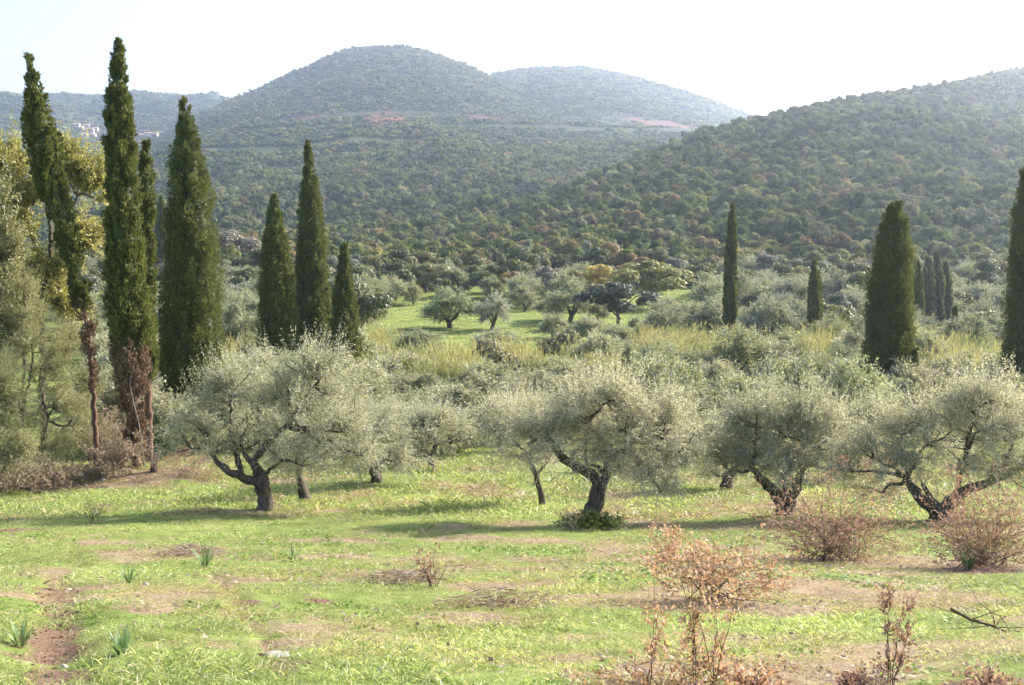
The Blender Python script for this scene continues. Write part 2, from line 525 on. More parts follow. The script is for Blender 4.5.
def build_ground():
    th = np.concatenate([np.linspace(-180, -62, 30), np.linspace(-60, -34, 50), np.linspace(-33.6, 33.6, 620), np.linspace(34, 60, 50), np.linspace(62, 180, 30)])
    th = np.radians(th)
    rr = np.geomspace(.6, 7000, 700)
    T, Q = np.meshgrid(th, rr, indexing='xy')
    x, y = np.sin(T) * Q, np.cos(T) * Q
    z = ground_z(x, y)
    n, m = len(rr), len(th)
    V = np.stack([x, y, z], -1).reshape(-1, 3)
    V = np.concatenate([V, [[0, 0, float(ground_z(0., 0.01))]]])
    i, j = np.meshgrid(np.arange(n - 1), np.arange(m - 1), indexing='ij')
    q = np.stack([i * m + j, i * m + j + 1, (i + 1) * m + j + 1, (i + 1) * m + j], -1).reshape(-1, 4)[:, ::-1]
    mb = MB()
    mb.add(V, q)
    k = np.arange(m - 1)
    mb.f.append(np.stack([k, k + 1, np.full(m - 1, n * m)], -1)); mb.rnd.append(np.full(m - 1, .5, np.float32)); mb.mi.append(np.zeros(m - 1, np.int32))
    me = mb.mesh('ground', ground_mat())
    for name, a in zip(('dry', 'soil', 'wood', 'road', 'rock'), cover(V[:, 0], V[:, 1])):
        at_ = me.attributes.new(name, 'FLOAT', 'POINT')
        at_.data.foreach_set("value", np.asarray(a, np.float32))
    o = link('ground', me)
    o["kind"] = "structure"
    # far ground plane beyond the hills is the same sheet; nothing more is needed
    return o


build_ground()

# haze: the air between the camera and the hills
hz_m, hz_t, hz_out = mat('valley haze')
pv = nd(hz_t, "ShaderNodeVolumePrincipled")
pv.inputs['Color'].default_value = (.70, .81, 1.0, 1)
pv.inputs['Density'].default_value = 0.00018
pv.inputs['Anisotropy'].default_value = 0.7
hz_t.links.new(pv.outputs[0], hz_out.inputs['Volume'])
HAZE = MB()
HAZE.box((0, 0, 0), (1, 1, 1))
hz = link('haze', HAZE.mesh('haze', hz_m, False))
hz["kind"] = "stuff"


# ------------------------------------------------------------------ scatter: one object of instanced plants (stuff)
def scatter(name, P, scale, rot, tint, variant, sources):
    me = bpy.data.meshes.new(name)
    me.vertices.add(len(P))
    me.vertices.foreach_set("co", np.asarray(P, np.float32).ravel())
    for nme, typ, key, val in (("size", 'FLOAT_VECTOR', 'vector', scale), ("turn", 'FLOAT', 'value', rot), ("tint", 'FLOAT_COLOR', 'color', tint), ("kindno", 'INT', 'value', variant)):
        a = me.attributes.new(nme, typ, 'POINT')
        a.data.foreach_set(key, np.asarray(val, np.int32 if typ == 'INT' else np.float32).ravel())
    o = link(name, me)
    o["kind"] = "stuff"
    g = bpy.data.node_groups.new(name, 'GeometryNodeTree')
    g.interface.new_socket('Geometry', in_out='INPUT', socket_type='NodeSocketGeometry')
    g.interface.new_socket('Geometry', in_out='OUTPUT', socket_type='NodeSocketGeometry')
    gi, go = g.nodes.new('NodeGroupInput'), g.nodes.new('NodeGroupOutput')
    join = g.nodes.new('GeometryNodeJoinGeometry')

    def na(n, t):
        q = g.nodes.new('GeometryNodeInputNamedAttribute')
        q.data_type = t
        q.inputs[0].default_value = n
        return next(s for s in q.outputs if s.enabled and s.name == 'Attribute')
    size, turn, kn = na('size', 'FLOAT_VECTOR'), na('turn', 'FLOAT'), na('kindno', 'INT')
    cmb = g.nodes.new('ShaderNodeCombineXYZ')
    g.links.new(turn, cmb.inputs[2])
    for k, src in enumerate(sources):
        oi = g.nodes.new('GeometryNodeObjectInfo')
        oi.inputs['Object'].default_value = src
        oi.inputs['As Instance'].default_value = True
        cmp_ = g.nodes.new('FunctionNodeCompare')
        cmp_.data_type, cmp_.operation = 'INT', 'EQUAL'
        ins = [s for s in cmp_.inputs if s.type == 'INT']
        g.links.new(kn, ins[0])
        ins[1].default_value = k
        ip = g.nodes.new('GeometryNodeInstanceOnPoints')
        g.links.new(gi.outputs[0], ip.inputs['Points'])
        g.links.new(cmp_.outputs[0], ip.inputs['Selection'])
        g.links.new(oi.outputs['Geometry'], ip.inputs['Instance'])
        g.links.new(size, ip.inputs['Scale'])
        g.links.new(cmb.outputs[0], ip.inputs['Rotation'])
        g.links.new(ip.outputs[0], join.inputs[0])
    g.links.new(join.outputs[0], go.inputs[0])
    md = o.modifiers.new('scatter', 'NODES')
    md.node_group = g
    return o


def source(name, me):
    return bpy.data.objects.new(name, me)       # a plant to be instanced, not itself in the scene


def ico(sub):
    import bmesh
    bm = bmesh.new()
    bmesh.ops.create_icosphere(bm, subdivisions=sub, radius=1)
    V = np.array([v.co[:] for v in bm.verts]); Fc = np.array([[v.index for v in f.verts] for f in bm.faces])
    bm.free()
    return V, Fc


ICO1, ICO2 = ico(1), ico(2)


def clump_crown(mb, rng, centres, radii, n_cards, card, hull=ICO1, squash=.85, hull_r=.93, tilt=.27):
    """crown of several leafy clumps, each a rough core thickly covered with leaf-sized faces"""
    for c, r in zip(centres, radii):
        V, Fc = hull
        d = 1 + .25 * (rng.random(len(V)) - .5)
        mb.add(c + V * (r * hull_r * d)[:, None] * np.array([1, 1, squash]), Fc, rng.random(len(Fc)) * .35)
        n = n_cards
        D = nrm(rng.normal(size=(n, 3)))
        D[:, 2] = np.where(D[:, 2] < -.45, -D[:, 2], D[:, 2])
        P = c + D * r * (.78 + .32 * rng.random((n, 1))) * np.array([1, 1, squash])
        T = nrm(D + rng.normal(size=(n, 3)) * tilt)
        A = nrm(np.cross(T, rng.normal(size=(n, 3))))
        P = P - A * card * .4
        N = nrm(np.cross(A, T))
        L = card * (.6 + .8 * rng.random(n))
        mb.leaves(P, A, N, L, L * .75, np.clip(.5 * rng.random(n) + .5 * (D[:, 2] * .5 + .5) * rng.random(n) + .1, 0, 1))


def forest_sources():
    out = []
    for k in range(6):                                  # nearer hillside trees, crown about 3.4 m in radius
        rng = np.random.default_rng(100 + k)
        mb = MB()
        nb = 9
        C = rng.normal(size=(nb, 3)) * np.array([1.35, 1.35, .8]); C[:, 2] += 3.4
        C[0] = (0, 0, 3.2)
        rad = 1.2 + .8 * rng.random(nb); rad[0] = 2.3
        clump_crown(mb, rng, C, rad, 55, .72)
        mb.tube([(0, 0, -1.5), (.1, 0, 2.6)], [.25, .15], 5)
        out.append(source('hill_oak', mb.mesh('hill oak', M['wood_leaf'])))
    for k in range(4):                                  # far trees
        rng = np.random.default_rng(140 + k)
        mb = MB()
        C = rng.normal(size=(4, 3)) * np.array([1.4, 1.4, .6]); C[:, 2] += 2.8
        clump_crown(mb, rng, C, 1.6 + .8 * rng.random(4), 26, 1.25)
        out.append(source('far_oak', mb.mesh('far oak', M['wood_leaf'])))
    return out


def build_forest():
    rng = np.random.default_rng(11)
    X, Y, S = [], [], []
    y = 232.0
    while y < 3050:
        s = max(4.0, y / 205 if y < 1150 else 5.6 + (y - 1150) / 300)
        w = .60 * y
        n = int(2 * w / s)
        x = np.linspace(-w, w, n) + rng.uniform(-.5, .5, n) * s
        X.append(x); Y.append(y + rng.uniform(-.5, .5, n) * s); S.append(np.full(n, s))
        y += .85 * s
    X, Y, S = map(np.concatenate, (X, Y, S))
    Z = ground_z(X, Y)
    # drop what stands far down behind a crest as seen from anywhere near the camera
    uc = np.linspace(-.62, .62, 400)
    dc = np.geomspace(120, 3300, 500)
    UU, DD = np.meshgrid(uc, dc)
    el = ground_z(UU * DD, DD) / DD
    run = np.maximum.accumulate(el, 0)
    iu = np.clip(((X / Y + .62) / 1.24 * 399).round().astype(int), 0, 399)
    idd = np.clip(np.searchsorted(dc, Y) - 1, 0, 499)
    vis = (Z + 7 + .012 * Y) / Y > run[idd, iu]
    dry, soil, wood, road, rock = cover(X, Y)
    th = X / Y * F_PX + CX
    keep = vis & (road < .35) & (rng.random(len(X)) > rock * .9)
    # terraces high on the middle slopes and thinner scrub toward the village
    ter = smooth((Y - 820) / 80) * smooth((1190 - Y) / 30) * (th < 760)
    keep &= ~((np.sin(Z / 5.2 + 1.4 * fbm(X / 120, Y / 120, 15, 2)) > .72) & (ter > .5))
    bare = ((Y > 1130) & (Y < 1238) & (th > 262) & (th < 570)) | ((th > 590) & (th < 715) & (((Y > 1110) & (Y < 1180)) | ((Y > 1345) & (Y < 1425))))
    keep &= ~(bare & (rng.random(len(X)) < .3))
    keep &= ~((th > 494) & (th < 574) & (Y < 262))
    gap = fbm(X / 26, Y / 26, 19, 3)
    keep &= gap > np.where(Y < 850, -.66, -.45)
    vill = np.exp(-(((th - 84) / 34) ** 2 + ((Y - 1905) / 230) ** 2))
    keep &= rng.random(len(X)) > vill * .5
    X, Y, Z, S, th, bare = X[keep], Y[keep], Z[keep], S[keep], th[keep], bare[keep]
    n = len(X)
    # tones
    green = np.array([(.036, .048, .018), (.054, .066, .022), (.078, .084, .030), (.102, .100, .046), (.10, .104, .068), (.064, .066, .038)])
    aut = np.array([(.125, .085, .045), (.115, .088, .048), (.145, .125, .05), (.10, .085, .058), (.115, .112, .05)])
    tone = green[rng.choice(6, n, p=[.2, .24, .22, .14, .08, .12])]
    pa = .04 + .17 * smooth(fbm(X / 60, Y / 60, 27, 3) + .25) * smooth((620 - Y) / 300) + .06 * smooth(fbm(X / 90, Y / 90, 29, 2) * 2)
    isa = rng.random(n) < pa
    tone[isa] = aut[rng.choice(5, isa.sum())]
    red = (Y > 1040) & (Y < 1145) & (np.abs(th - 387) < 18) & (fbm(X / 30, Y / 30, 37, 2) > -.3)
    tone[red] = (.21, .115, .085)
    tone = 1.85 * tone * np.array([.99, 1.0, .97]) * (.75 + .5 * rng.random((n, 1))) * (1 + .25 * fbm(X / 45, Y / 45, 31, 3))[:, None]
    sc = (.5 + .95 * rng.random(n) ** 1.8) * .90 * S / 5.0
    sc = np.where(bare, sc * .55, sc)
    sc = np.where(Y < 800, np.maximum(sc, .5), sc)
    sc = np.where(Y > 1180, sc * .8, sc)
    size = np.stack([sc, sc, sc * (.8 + .4 * rng.random(n)) * np.where(Y > 900, .85, 1.0)], 1)
    var = np.where(Y < 720, rng.integers(0, 6, n), rng.integers(6, 10, n))
    P = np.stack([X, Y, Z - .3], 1)
    src = forest_sources()
    tint = np.concatenate([tone, np.ones((n, 1))], 1)
    print("forest", n)
    scatter('hillside_woods', P, size, rng.random(n) * 6.28, tint, var, src)


build_forest()

# ------------------------------------------------------------------ grass, weeds and canes (uncountable)
def tuft(rng, n, rad, h, w, lean, name, m, leafy=False):
    mb = MB()
    a, q = rng.random(n) * 6.283, np.sqrt(rng.random(n)) * rad
    P = np.stack([np.cos(a) * q, np.sin(a) * q, np.full(n, -.015)], 1)
    H = h * (.45 + .9 * rng.random(n))
    b = rng.random(n) * 6.283
    D = nrm(np.stack([np.cos(b) * lean, np.sin(b) * lean, np.ones(n)], 1) + rng.normal(size=(n, 3)) * .25 * lean)
    N = nrm(np.cross(D, rng.normal(size=(n, 3))))
    rnd = rng.random(n)
    if leafy:                                           # low rosette leaves on short stalks
        Q = P + D * H[:, None] * .5
        D2 = nrm(D * .35 + np.stack([np.cos(b), np.sin(b), .15 * np.ones(n)], 1))
        N2 = nrm(np.cross(D2, UP + rng.normal(size=(n, 3)) * .35))
        mb.leaves(Q, D2, N2, H * .9, H * .55, rnd)
    else:
        W = w * (.6 + .8 * rng.random(n))[:, None]
        mid = P + D * H[:, None] * .55
        drop = np.stack([np.cos(b), np.sin(b), -.35 * np.ones(n)], 1) * H[:, None] * .35 * lean
        tip = P + D * H[:, None] + drop
        V = np.stack([P - N * W * .5, P + N * W * .5, mid + N * W * .4, mid - N * W * .4, tip], 1)
        i = np.arange(n)[:, None] * 5
        mb.add(V, i + np.array([[0, 1, 2, 3]]), rnd)
        mb.f.append(i + np.array([[3, 2, 4]])); mb.rnd.append(rnd.astype(np.float32)); mb.mi.append(np.zeros(n, np.int32))
        mb.f[-1] = mb.f[-1] + mb.n - 5 * n
    return source(name, mb.mesh(name, m))


def near_points(rng, y0, y1, s, spread=.56):
    P = []
    y = y0
    while y < y1:
        w = spread * y + 1
        n = max(2, int(2 * w / s))
        P.append(np.stack([np.linspace(-w, w, n) + rng.uniform(-.6, .6, n) * s, y + rng.uniform(-.6, .6, n) * s], 1))
        y += s
    return np.concatenate(P)


def plant_cover():
    rng = np.random.default_rng(5)
    G = [tuft(np.random.default_rng(200 + k), 400, .25, .038, .0036, .95, 'grass', M['grass']) for k in range(4)]
    G += [tuft(np.random.default_rng(210 + k), 240, .8, .12, .016, .8, 'far_grass', M['grass']) for k in range(3)]
    pts = [near_points(rng, 4.2, 13, .21), near_points(rng, 13, 30, .38), near_points(rng, 30, 62, .7), near_points(rng, 62, 225, 1.7, .52)]
    lev = np.concatenate([np.full(len(p), k) for k, p in enumerate(pts)])
    xy = np.concatenate(pts)
    dry, soil, wood, road, rock = cover(xy[:, 0], xy[:, 1])
    n = len(xy)
    keep = (rng.random(n) > soil * 2.4) & (rng.random(n) > dry * .75) & (road < .2)
    xy, lev, dry = xy[keep], lev[keep], dry[keep]
    n = len(xy)
    z = ground_z(xy[:, 0], xy[:, 1])
    sc = np.array([1., 1.5, 1.0, 1.7])[lev] * (.6 + .8 * rng.random(n)) * np.clip(.95 + 1.1 * fbm(xy[:, 0] / .7, xy[:, 1] / .7, 44, 3), .5, 1.7) * np.where(rng.random(n) < .06, 1.6, 1.0) * (1 - .45 * np.clip(soil[keep] * 1.5, 0, 1)) * (1 - .3 * np.clip(dry, 0, 1))
    sz = sc * np.array([.8, .7, .8, .7])[lev]
    hue = fbm(xy[:, 0] / 2.2, xy[:, 1] / 2.2, 46, 3)[:, None]
    tint = np.array([1.0, 1.0, 1.0]) * (1 + .45 * hue) * (.75 + .5 * rng.random((n, 1))) + np.array([.25, .05, .1]) * np.clip(dry[:, None] * 1.3 + .25 * fbm(xy[:, 0] / 5, xy[:, 1] / 5, 48, 3)[:, None], 0, 1)
    var = np.where(lev < 2, rng.integers(0, 4, n), rng.integers(4, 7, n))
    scatter('grass', np.column_stack([xy, z]), np.stack([sc, sc, sz], 1), rng.random(n) * 6.28, np.column_stack([tint, np.ones(n)]), var, G)

    # dry straw, thickest where the ground is dry
    D = [tuft(np.random.default_rng(230 + k), 90, .25, .085, .004, 1.6, 'straw', M['dry_grass']) for k in range(3)]
    D += [tuft(np.random.default_rng(236 + 4), 26, .22, .05, 0, 1.2, 'leaf_litter', M['dry_brush'], True)]
    D += [tuft(np.random.default_rng(236), 90, .6, .2, .018, 1.2, 'far_straw', M['dry_grass'])]
    pts = [near_points(rng, 4.2, 13, .26), near_points(rng, 13, 30, .42), near_points(rng, 30, 62, .8)]
    lev = np.concatenate([np.full(len(p), k) for k, p in enumerate(pts)])
    xy = np.concatenate(pts)
    dry, soil, wood, road, rock = cover(xy[:, 0], xy[:, 1])
    keep = rng.random(len(xy)) < np.clip(dry * 1.2 + .13, 0, 1) * (1 - soil * .6)
    xy, lev = xy[keep], lev[keep]
    n = len(xy)
    sc = np.array([.8, 1.25, .9])[lev] * (.6 + .8 * rng.random(n))
    tint = np.ones((n, 4)) * (.75 + .5 * rng.random((n, 1))); tint[:, 1] *= .96; tint[:, 2] *= .95
    scatter('dry_grass', np.column_stack([xy, ground_z(xy[:, 0], xy[:, 1])]), np.stack([sc, sc, sc * .8], 1), rng.random(n) * 6.28, tint, np.where(lev < 2, rng.integers(0, 4, n), 4), D)

    # broad leaved weeds and clover
    W = [tuft(np.random.default_rng(240 + k), 50, .16, .05, 0, .9, 'clover', M['weed'], True) for k in range(3)]
    xy = np.concatenate([near_points(rng, 4.2, 13, .27), near_points(rng, 13, 34, .5)])
    dry, soil, wood, road, rock = cover(xy[:, 0], xy[:, 1])
    keep = (fbm(xy[:, 0] / 1.6, xy[:, 1] / 1.6, 52, 3) > .10) & (rng.random(len(xy)) > soil * 1.2) & (dry < .7)
    xy = xy[keep]
    n = len(xy)
    sc = (.5 + .8 * rng.random(n)) * np.where(xy[:, 1] > 13, 1.3, .72)
    tint = np.ones((n, 4)) * (.8 + .45 * rng.random((n, 1)))
    scatter('weeds', np.column_stack([xy, ground_z(xy[:, 0], xy[:, 1])]), np.stack([sc, sc, sc], 1), rng.random(n) * 6.28, tint, rng.integers(0, 3, n), W)

    # clods of red earth in the ruts and bare spots
    V, Fc = ICO2
    K = []
    for k in range(3):
        r2 = np.random.default_rng(260 + k)
        mb = MB(); mb.add(V * (.7 + .6 * r2.random((len(V), 1))) * np.array([1, .8, .6]), Fc)
        K.append(source('clod', mb.mesh('clod', M['earth'])))
    xy = near_points(rng, 4.2, 30, .09, .52)
    dry, soil, wood, road, rock = cover(xy[:, 0], xy[:, 1])
    xy = xy[(rng.random(len(xy)) < (soil - .25) * .55)]
    n = len(xy)
    sc = .007 + .024 * rng.random(n) ** 3
    scatter('dirt', np.column_stack([xy, ground_z(xy[:, 0], xy[:, 1]) + .004]), np.stack([sc * 1.3, sc, sc * .8], 1), rng.random(n) * 6.28, np.ones((n, 4)), rng.integers(0, 3, n), K)


CANES = [(360, 480, 402, 376), (352, 400, 385, 345), (500, 610, 394, 368), (690, 850, 384, 342), (905, 1015, 400, 350), (640, 700, 375, 350), (420, 500, 402, 372), (196, 268, 400, 340)]


def in_canes(x, y):
    px = CX + F_PX * x / y
    row = CY - F_PX * np.tan(np.arctan2(ground_z(x, y), y) + PITCH)
    ok = np.zeros(np.shape(x), bool)
    for a, b, r0, r1 in CANES:
        ok |= (px > a) & (px < b) & (row < r0 + 8) & (row > r1 - 4)
    return ok


def reeds():
    rng = np.random.default_rng(77)
    S = []
    for k in range(4):
        r = np.random.default_rng(300 + k)
        mb = MB()
        n = 34
        for i in range(n):
            b = np.array([r.normal() * .7, r.normal() * .7, -.1])
            h = 2.3 + 1.7 * r.random()
            le = np.array([r.normal() * .16, r.normal() * .16, 1.0])
            q = np.linspace(0, 1, 5)[:, None]
            bend = np.array([r.normal() * .25, r.normal() * .25, -.1])
            pts = b + le * h * q + bend * q ** 2 * h * .5
            mb.tube(pts, np.linspace(.022, .006, 5), 3)
            m = 11
            s = .3 + .8 * r.random(m)
            P = b + le * h * s[:, None] + bend * s[:, None] ** 2 * h * .5
            an = r.random(m) * 6.28
            D = nrm(np.stack([np.cos(an) * .8, np.sin(an) * .8, 1.25 + .9 * s], 1))
            N = nrm(np.cross(D, UP + r.normal(size=(m, 3)) * .7))
            mb.leaves(P, D, N, .4 + .35 * r.random(m), np.full(m, .042), np.clip(r.random(m) * .9 + .1 * s, 0, 1))
        S.append(source('cane', mb.mesh('cane', M['reed'])))
    P = []
    for (a, b, r0, r1) in CANES:
        n = int((b - a) * (.8 if b < 620 else 1.15))
        px, row = rng.uniform(a, b, n), rng.uniform(r1, r0, n)
        for p, q in zip(px, row):
            if fbm(p / 17, q / 8, 12, 2) > (.04 if b < 620 else -.1):
                P.append(hit(p, q))
    P = np.array(P)
    n = len(P)
    sc = .5 + .4 * rng.random(n)
    t = rng.random((n, 1))
    tint = np.column_stack([np.array([.75, .88, .8]) * (1 - t) + np.array([1.2, 1.08, .9]) * t, np.ones(n)])
    scatter('reeds', P, np.stack([sc * 1.1, sc * 1.1, sc], 1), rng.random(n) * 6.28, tint, rng.integers(0, 4, n), S)


plant_cover()
reeds()

# ------------------------------------------------------------------ near olive trees, each drawn from its own trunk, limbs and crown
def spray_crown(mb, rng, branches, per, K, L, W, length=(.35, .8), droop=.45, upb=.25, jit=.16, centre=None, out=.5, shoots=0.0):
    B0 = np.array([b[0] for b in branches]); B1 = np.array([b[1] for b in branches])
    k = np.repeat(np.arange(len(branches)), per)
    S = len(k)
    t = rng.uniform(.3, 1.05, S)[:, None]
    base = B0[k] * (1 - t) + B1[k] * t + rng.normal(size=(S, 3)) * jit
    bd = nrm(B1[k] - B0[k])
    ce = np.mean(B1, 0) if centre is None else np.asarray(centre)
    od = nrm(base - ce - np.array([0, 0, -.3]))
    d = nrm(bd * .5 + od * out + rng.normal(size=(S, 3)) * .42 + UP * upb)
    ln = rng.uniform(*length, S)
    dr = droop * (.15 + rng.random(S)) * (.5 + .9 * rng.random(len(branches))[k])
    if shoots:
        sh = (rng.random(S) < shoots) & (B1[k][:, 2] > ce[2] - .2)
        d = np.where(sh[:, None], nrm(d * .45 + UP * .9), d)
        ln = np.where(sh, ln * 1.5, ln)
        dr = np.where(sh, dr * .15, dr)
    s = (np.arange(K) + .5)[None, :] / K + rng.uniform(-.3, .3, (S, K)) / K
    P = base[:, None] + d[:, None] * (ln[:, None] * s)[..., None] - UP * (dr[:, None] * ln[:, None] * s ** 2)[..., None]
    T = nrm(d[:, None] - UP * (2 * dr[:, None] * s)[..., None])
    A = nrm(T * .75 + rng.normal(size=(S, K, 3)) * .5)
    N = nrm(np.cross(A, rng.normal(size=(S, K, 3))))
    tone = rng.random(len(branches))[k][:, None] * .35
    rnd = np.clip(tone + .65 * rng.random((S, K)), 0, 1)
    n = S * K
    mb.leaves(P.reshape(n, 3), A.reshape(n, 3), N.reshape(n, 3), L * (.6 + .7 * rng.random(n)), W * (.7 + .6 * rng.random(n)), rnd.ravel())


def lobes_to_branches(rng, lobes, nodes, total):
    """branch ends spread through the crown's lobes, each branch starting from the nearest limb"""
    vol = np.array([l[3] * l[4] * l[5] for l in lobes]) ** .72
    vol /= vol.sum()
    nodes = np.asarray(nodes, float)
    br = []
    for l, v in zip(lobes, vol):
        for _ in range(max(3, int(round(total * v)))):
            d = rng.normal(size=3); d /= np.linalg.norm(d)
            if d[2] < -.55:
                d[2] *= -1
            q = rng.random() ** .45
            e = np.array(l[:3]) + d * q * np.array(l[3:6])
            w = np.linalg.norm(nodes - e, axis=1) + .5 * np.clip(nodes[:, 2] - e[2], 0, 9)
            br.append((nodes[int(np.argmin(w))], e))
    return br


def branch_tubes(mb, rng, branches, r0=.03, r1=.008):
    for a, b in branches:
        q = np.linspace(0, 1, 5)[:, None]
        ln = np.linalg.norm(b - a)
        sag = rng.normal(size=3) * .12 * ln
        pts = a * (1 - q) + b * q + sag * np.sin(q * math.pi)
        mb.tube(pts, np.linspace(r0, r1, 5) * min(1.3, .5 + ln * .4), 4, .1, rng)


def gnarl(rng, pts, amt):
    """refine a hand drawn limb and twist it a little"""
    p = np.asarray(pts, float)
    s = np.concatenate([[0], np.cumsum(np.linalg.norm(np.diff(p, axis=0), axis=1))])
    q = np.linspace(0, s[-1], max(5, int(s[-1] / .13)))
    o = np.stack([np.interp(q, s, p[:, k]) for k in range(3)], 1)
    o[1:-1] = .25 * o[:-2] + .5 * o[1:-1] + .25 * o[2:]
    o[1:-1] += rng.normal(size=(len(o) - 2, 3)) * amt
    return o


def olive(name, label, base, limbs, lobes, seed, leaf='olive_leaf', nb=90, per=34, K=18, L=.076, W=.0175, droop=.45, upb=.25, group='olive trees in the near row', d=None, depth=.85, sink=11):
    """base pixel; limbs = lists of (px, py, radius in m, depth shift in m); lobes = (px, py, rx, ry) in picture pixels, scaled to metres at the tree"""
    g = hit(*base) if d is None else at(base[0], d)
    rng = np.random.default_rng(seed)
    mpp = g[1] / F_PX * 1.0
    bx, by = base[0], CY - F_PX * math.tan(math.atan2(g[2], g[1]) + PITCH)
    t = thing(name, label, 'olive tree', g, 0, group)
    tm = MB()
    nodes = []
    for lb in limbs:
        p = np.array([local(a, b, g, dd) for a, b, r, dd in lb])
        o = gnarl(rng, p, .018)
        s = np.linspace(0, 1, len(o))
        rad = np.interp(s, np.linspace(0, 1, len(lb)), [q[2] for q in lb])
        if lb is limbs[0]:
            o[0, 2] -= .12
            rad = rad * (1 + .35 * np.exp(-s * len(o) / 1.6))
        tm.tube(o, rad, 10, .22, rng)
        nodes += list(o[len(o) // 2:])
    tops = [(*local(a, b + sink, g, (rng.random() - .5) * .6 * rx * mpp), rx * mpp, rx * mpp * depth, ry * mpp) for a, b, rx, ry in lobes]
    # secondary limbs from the drawn ones into the heart of each lobe
    nodes = np.array(nodes)
    sec = []
    for l in tops:
        e = np.array(l[:3]) - np.array([0, 0, l[5] * .25])
        a = nodes[int(np.argmin(np.linalg.norm(nodes - e, axis=1)))]
        m = (a + e) / 2 + rng.normal(size=3) * .12 + np.array([0, 0, .1])
        o = gnarl(rng, [a, m, e], .025)
        tm.tube(o, np.linspace(.06, .028, len(o)), 6, .12, rng)
        sec += list(o)
    br = lobes_to_branches(rng, tops, list(nodes) + sec, nb)
    cm = MB()
    spray_crown(cm, rng, br, per, K, L, W, droop=droop, upb=upb, length=(.3, .95), jit=.09, shoots=.22)
    branch_tubes(tm, rng, br)
    link('trunk', tm.mesh('trunk', M['olive_bark']), t)
    link('crown', cm.mesh('crown', M[leaf], False), t)
    return t


olive('olive_tree', 'wide olive tree with black forked trunk and limb sweeping low, nearest the cypresses', (265, 510),
      [[(265, 510, .20, 0), (267, 500, .18, .03), (261, 490, .20, 0), (264, 480, .19, .05), (257, 470, .16, 0)],
       [(263, 484, .15, 0), (247, 478, .12, -.1), (231, 471, .10, -.2), (216, 457, .07, -.2), (208, 447, .05, 0)],
       [(243, 477, .09, -.1), (237, 462, .09, .1), (232, 446, .07, .3), (226, 436, .05, .4)],
       [(257, 470, .14, 0), (252, 462, .11, .1), (260, 452, .11, .2), (267, 443, .09, .3), (285, 425, .06, .4)],
       [(252, 463, .08, 0), (243, 456, .06, .2), (238, 441, .05, .4)]],
      [(208, 415, 44, 40), (190, 432, 26, 24), (245, 400, 48, 40), (290, 378, 50, 44), (300, 415, 50, 40), (340, 412, 46, 40), (320, 362, 36, 26), (335, 440, 40, 30), (275, 442, 36, 18), (230, 378, 30, 22), (218, 438, 30, 14), (300, 452, 30, 14), (362, 440, 26, 18)],
      1, nb=125, per=40, K=20, upb=.34, droop=.5)
olive('olive_tree', 'small olive trunk leaning beside the wide forked olive, crown merging behind it', (306, 499),
      [[(306, 499, .16, 0), (303, 488, .13, 0), (298, 474, .11, 0), (301, 455, .08, 0)]],
      [(312, 438, 38, 28), (345, 428, 36, 30), (290, 445, 20, 20)], 2, nb=46, per=38, droop=.55)
olive('olive_tree', 'low drooping olive with a short thick stub trunk behind the wide forked olive', (376, 482),
      [[(376, 482, .17, 0), (375, 470, .14, 0), (373, 455, .10, 0)]],
      [(352, 428, 34, 30), (378, 420, 32, 30), (398, 448, 28, 20), (362, 452, 26, 16)], 3, nb=56, per=38, droop=.7)
olive('olive_tree', 'rounded grey olive behind a grassy gap between the forked and the leaning olives', (432, 472),
      [[(432, 472, .15, 0), (430, 460, .12, 0), (436, 445, .08, 0)]],
      [(418, 432, 38, 26), (450, 425, 34, 24), (435, 412, 30, 18), (400, 452, 22, 15)], 4, nb=62, per=30, L=.095, W=.024, droop=.5)
olive('olive_tree', 'leaning dark trunked olive with green suckers at its foot, pale open crown', (590, 524),
      [[(590, 524, .25, 0), (592, 512, .21, 0), (596, 498, .19, 0), (601, 484, .17, 0)],
       [(600, 486, .15, 0), (592, 474, .14, -.1), (580, 467, .14, -.2), (568, 461, .12, -.2), (558, 452, .10, -.1), (550, 440, .06, 0)],
       [(600, 486, .13, 0), (607, 476, .11, .1), (608, 462, .08, .2), (612, 445, .06, .2)],
       [(606, 474, .06, 0), (600, 468, .05, .2), (588, 466, .04, .3)],
       [(588, 470, .05, 0), (586, 452, .04, .2), (586, 438, .03, .2)],
       [(610, 462, .07, .2), (622, 450, .06, .3), (636, 442, .05, .2)]],
      [(558, 432, 40, 30), (528, 428, 26, 26), (590, 405, 50, 30), (625, 412, 48, 34), (663, 420, 36, 32), (640, 458, 36, 24), (602, 436, 34, 20), (606, 386, 40, 18), (676, 440, 22, 18), (662, 478, 18, 12)],
      5, leaf='olive_pale', nb=112, per=39, K=20, upb=.22, droop=.66)
olive('olive_tree', 'thin stemmed young olive standing close behind the leaning trunked olive', (543, 506),
      [[(543, 506, .10, 0), (541, 494, .085, 0), (538, 482, .085, 0), (534, 470, .075, 0), (530, 458, .05, 0)], [(537, 474, .05, 0), (545, 464, .04, 0), (552, 455, .03, 0)]],
      [(520, 440, 30, 28), (508, 420, 24, 24), (545, 440, 26, 24), (530, 415, 28, 20)], 6, leaf='olive_pale', nb=58, per=38, droop=.55)
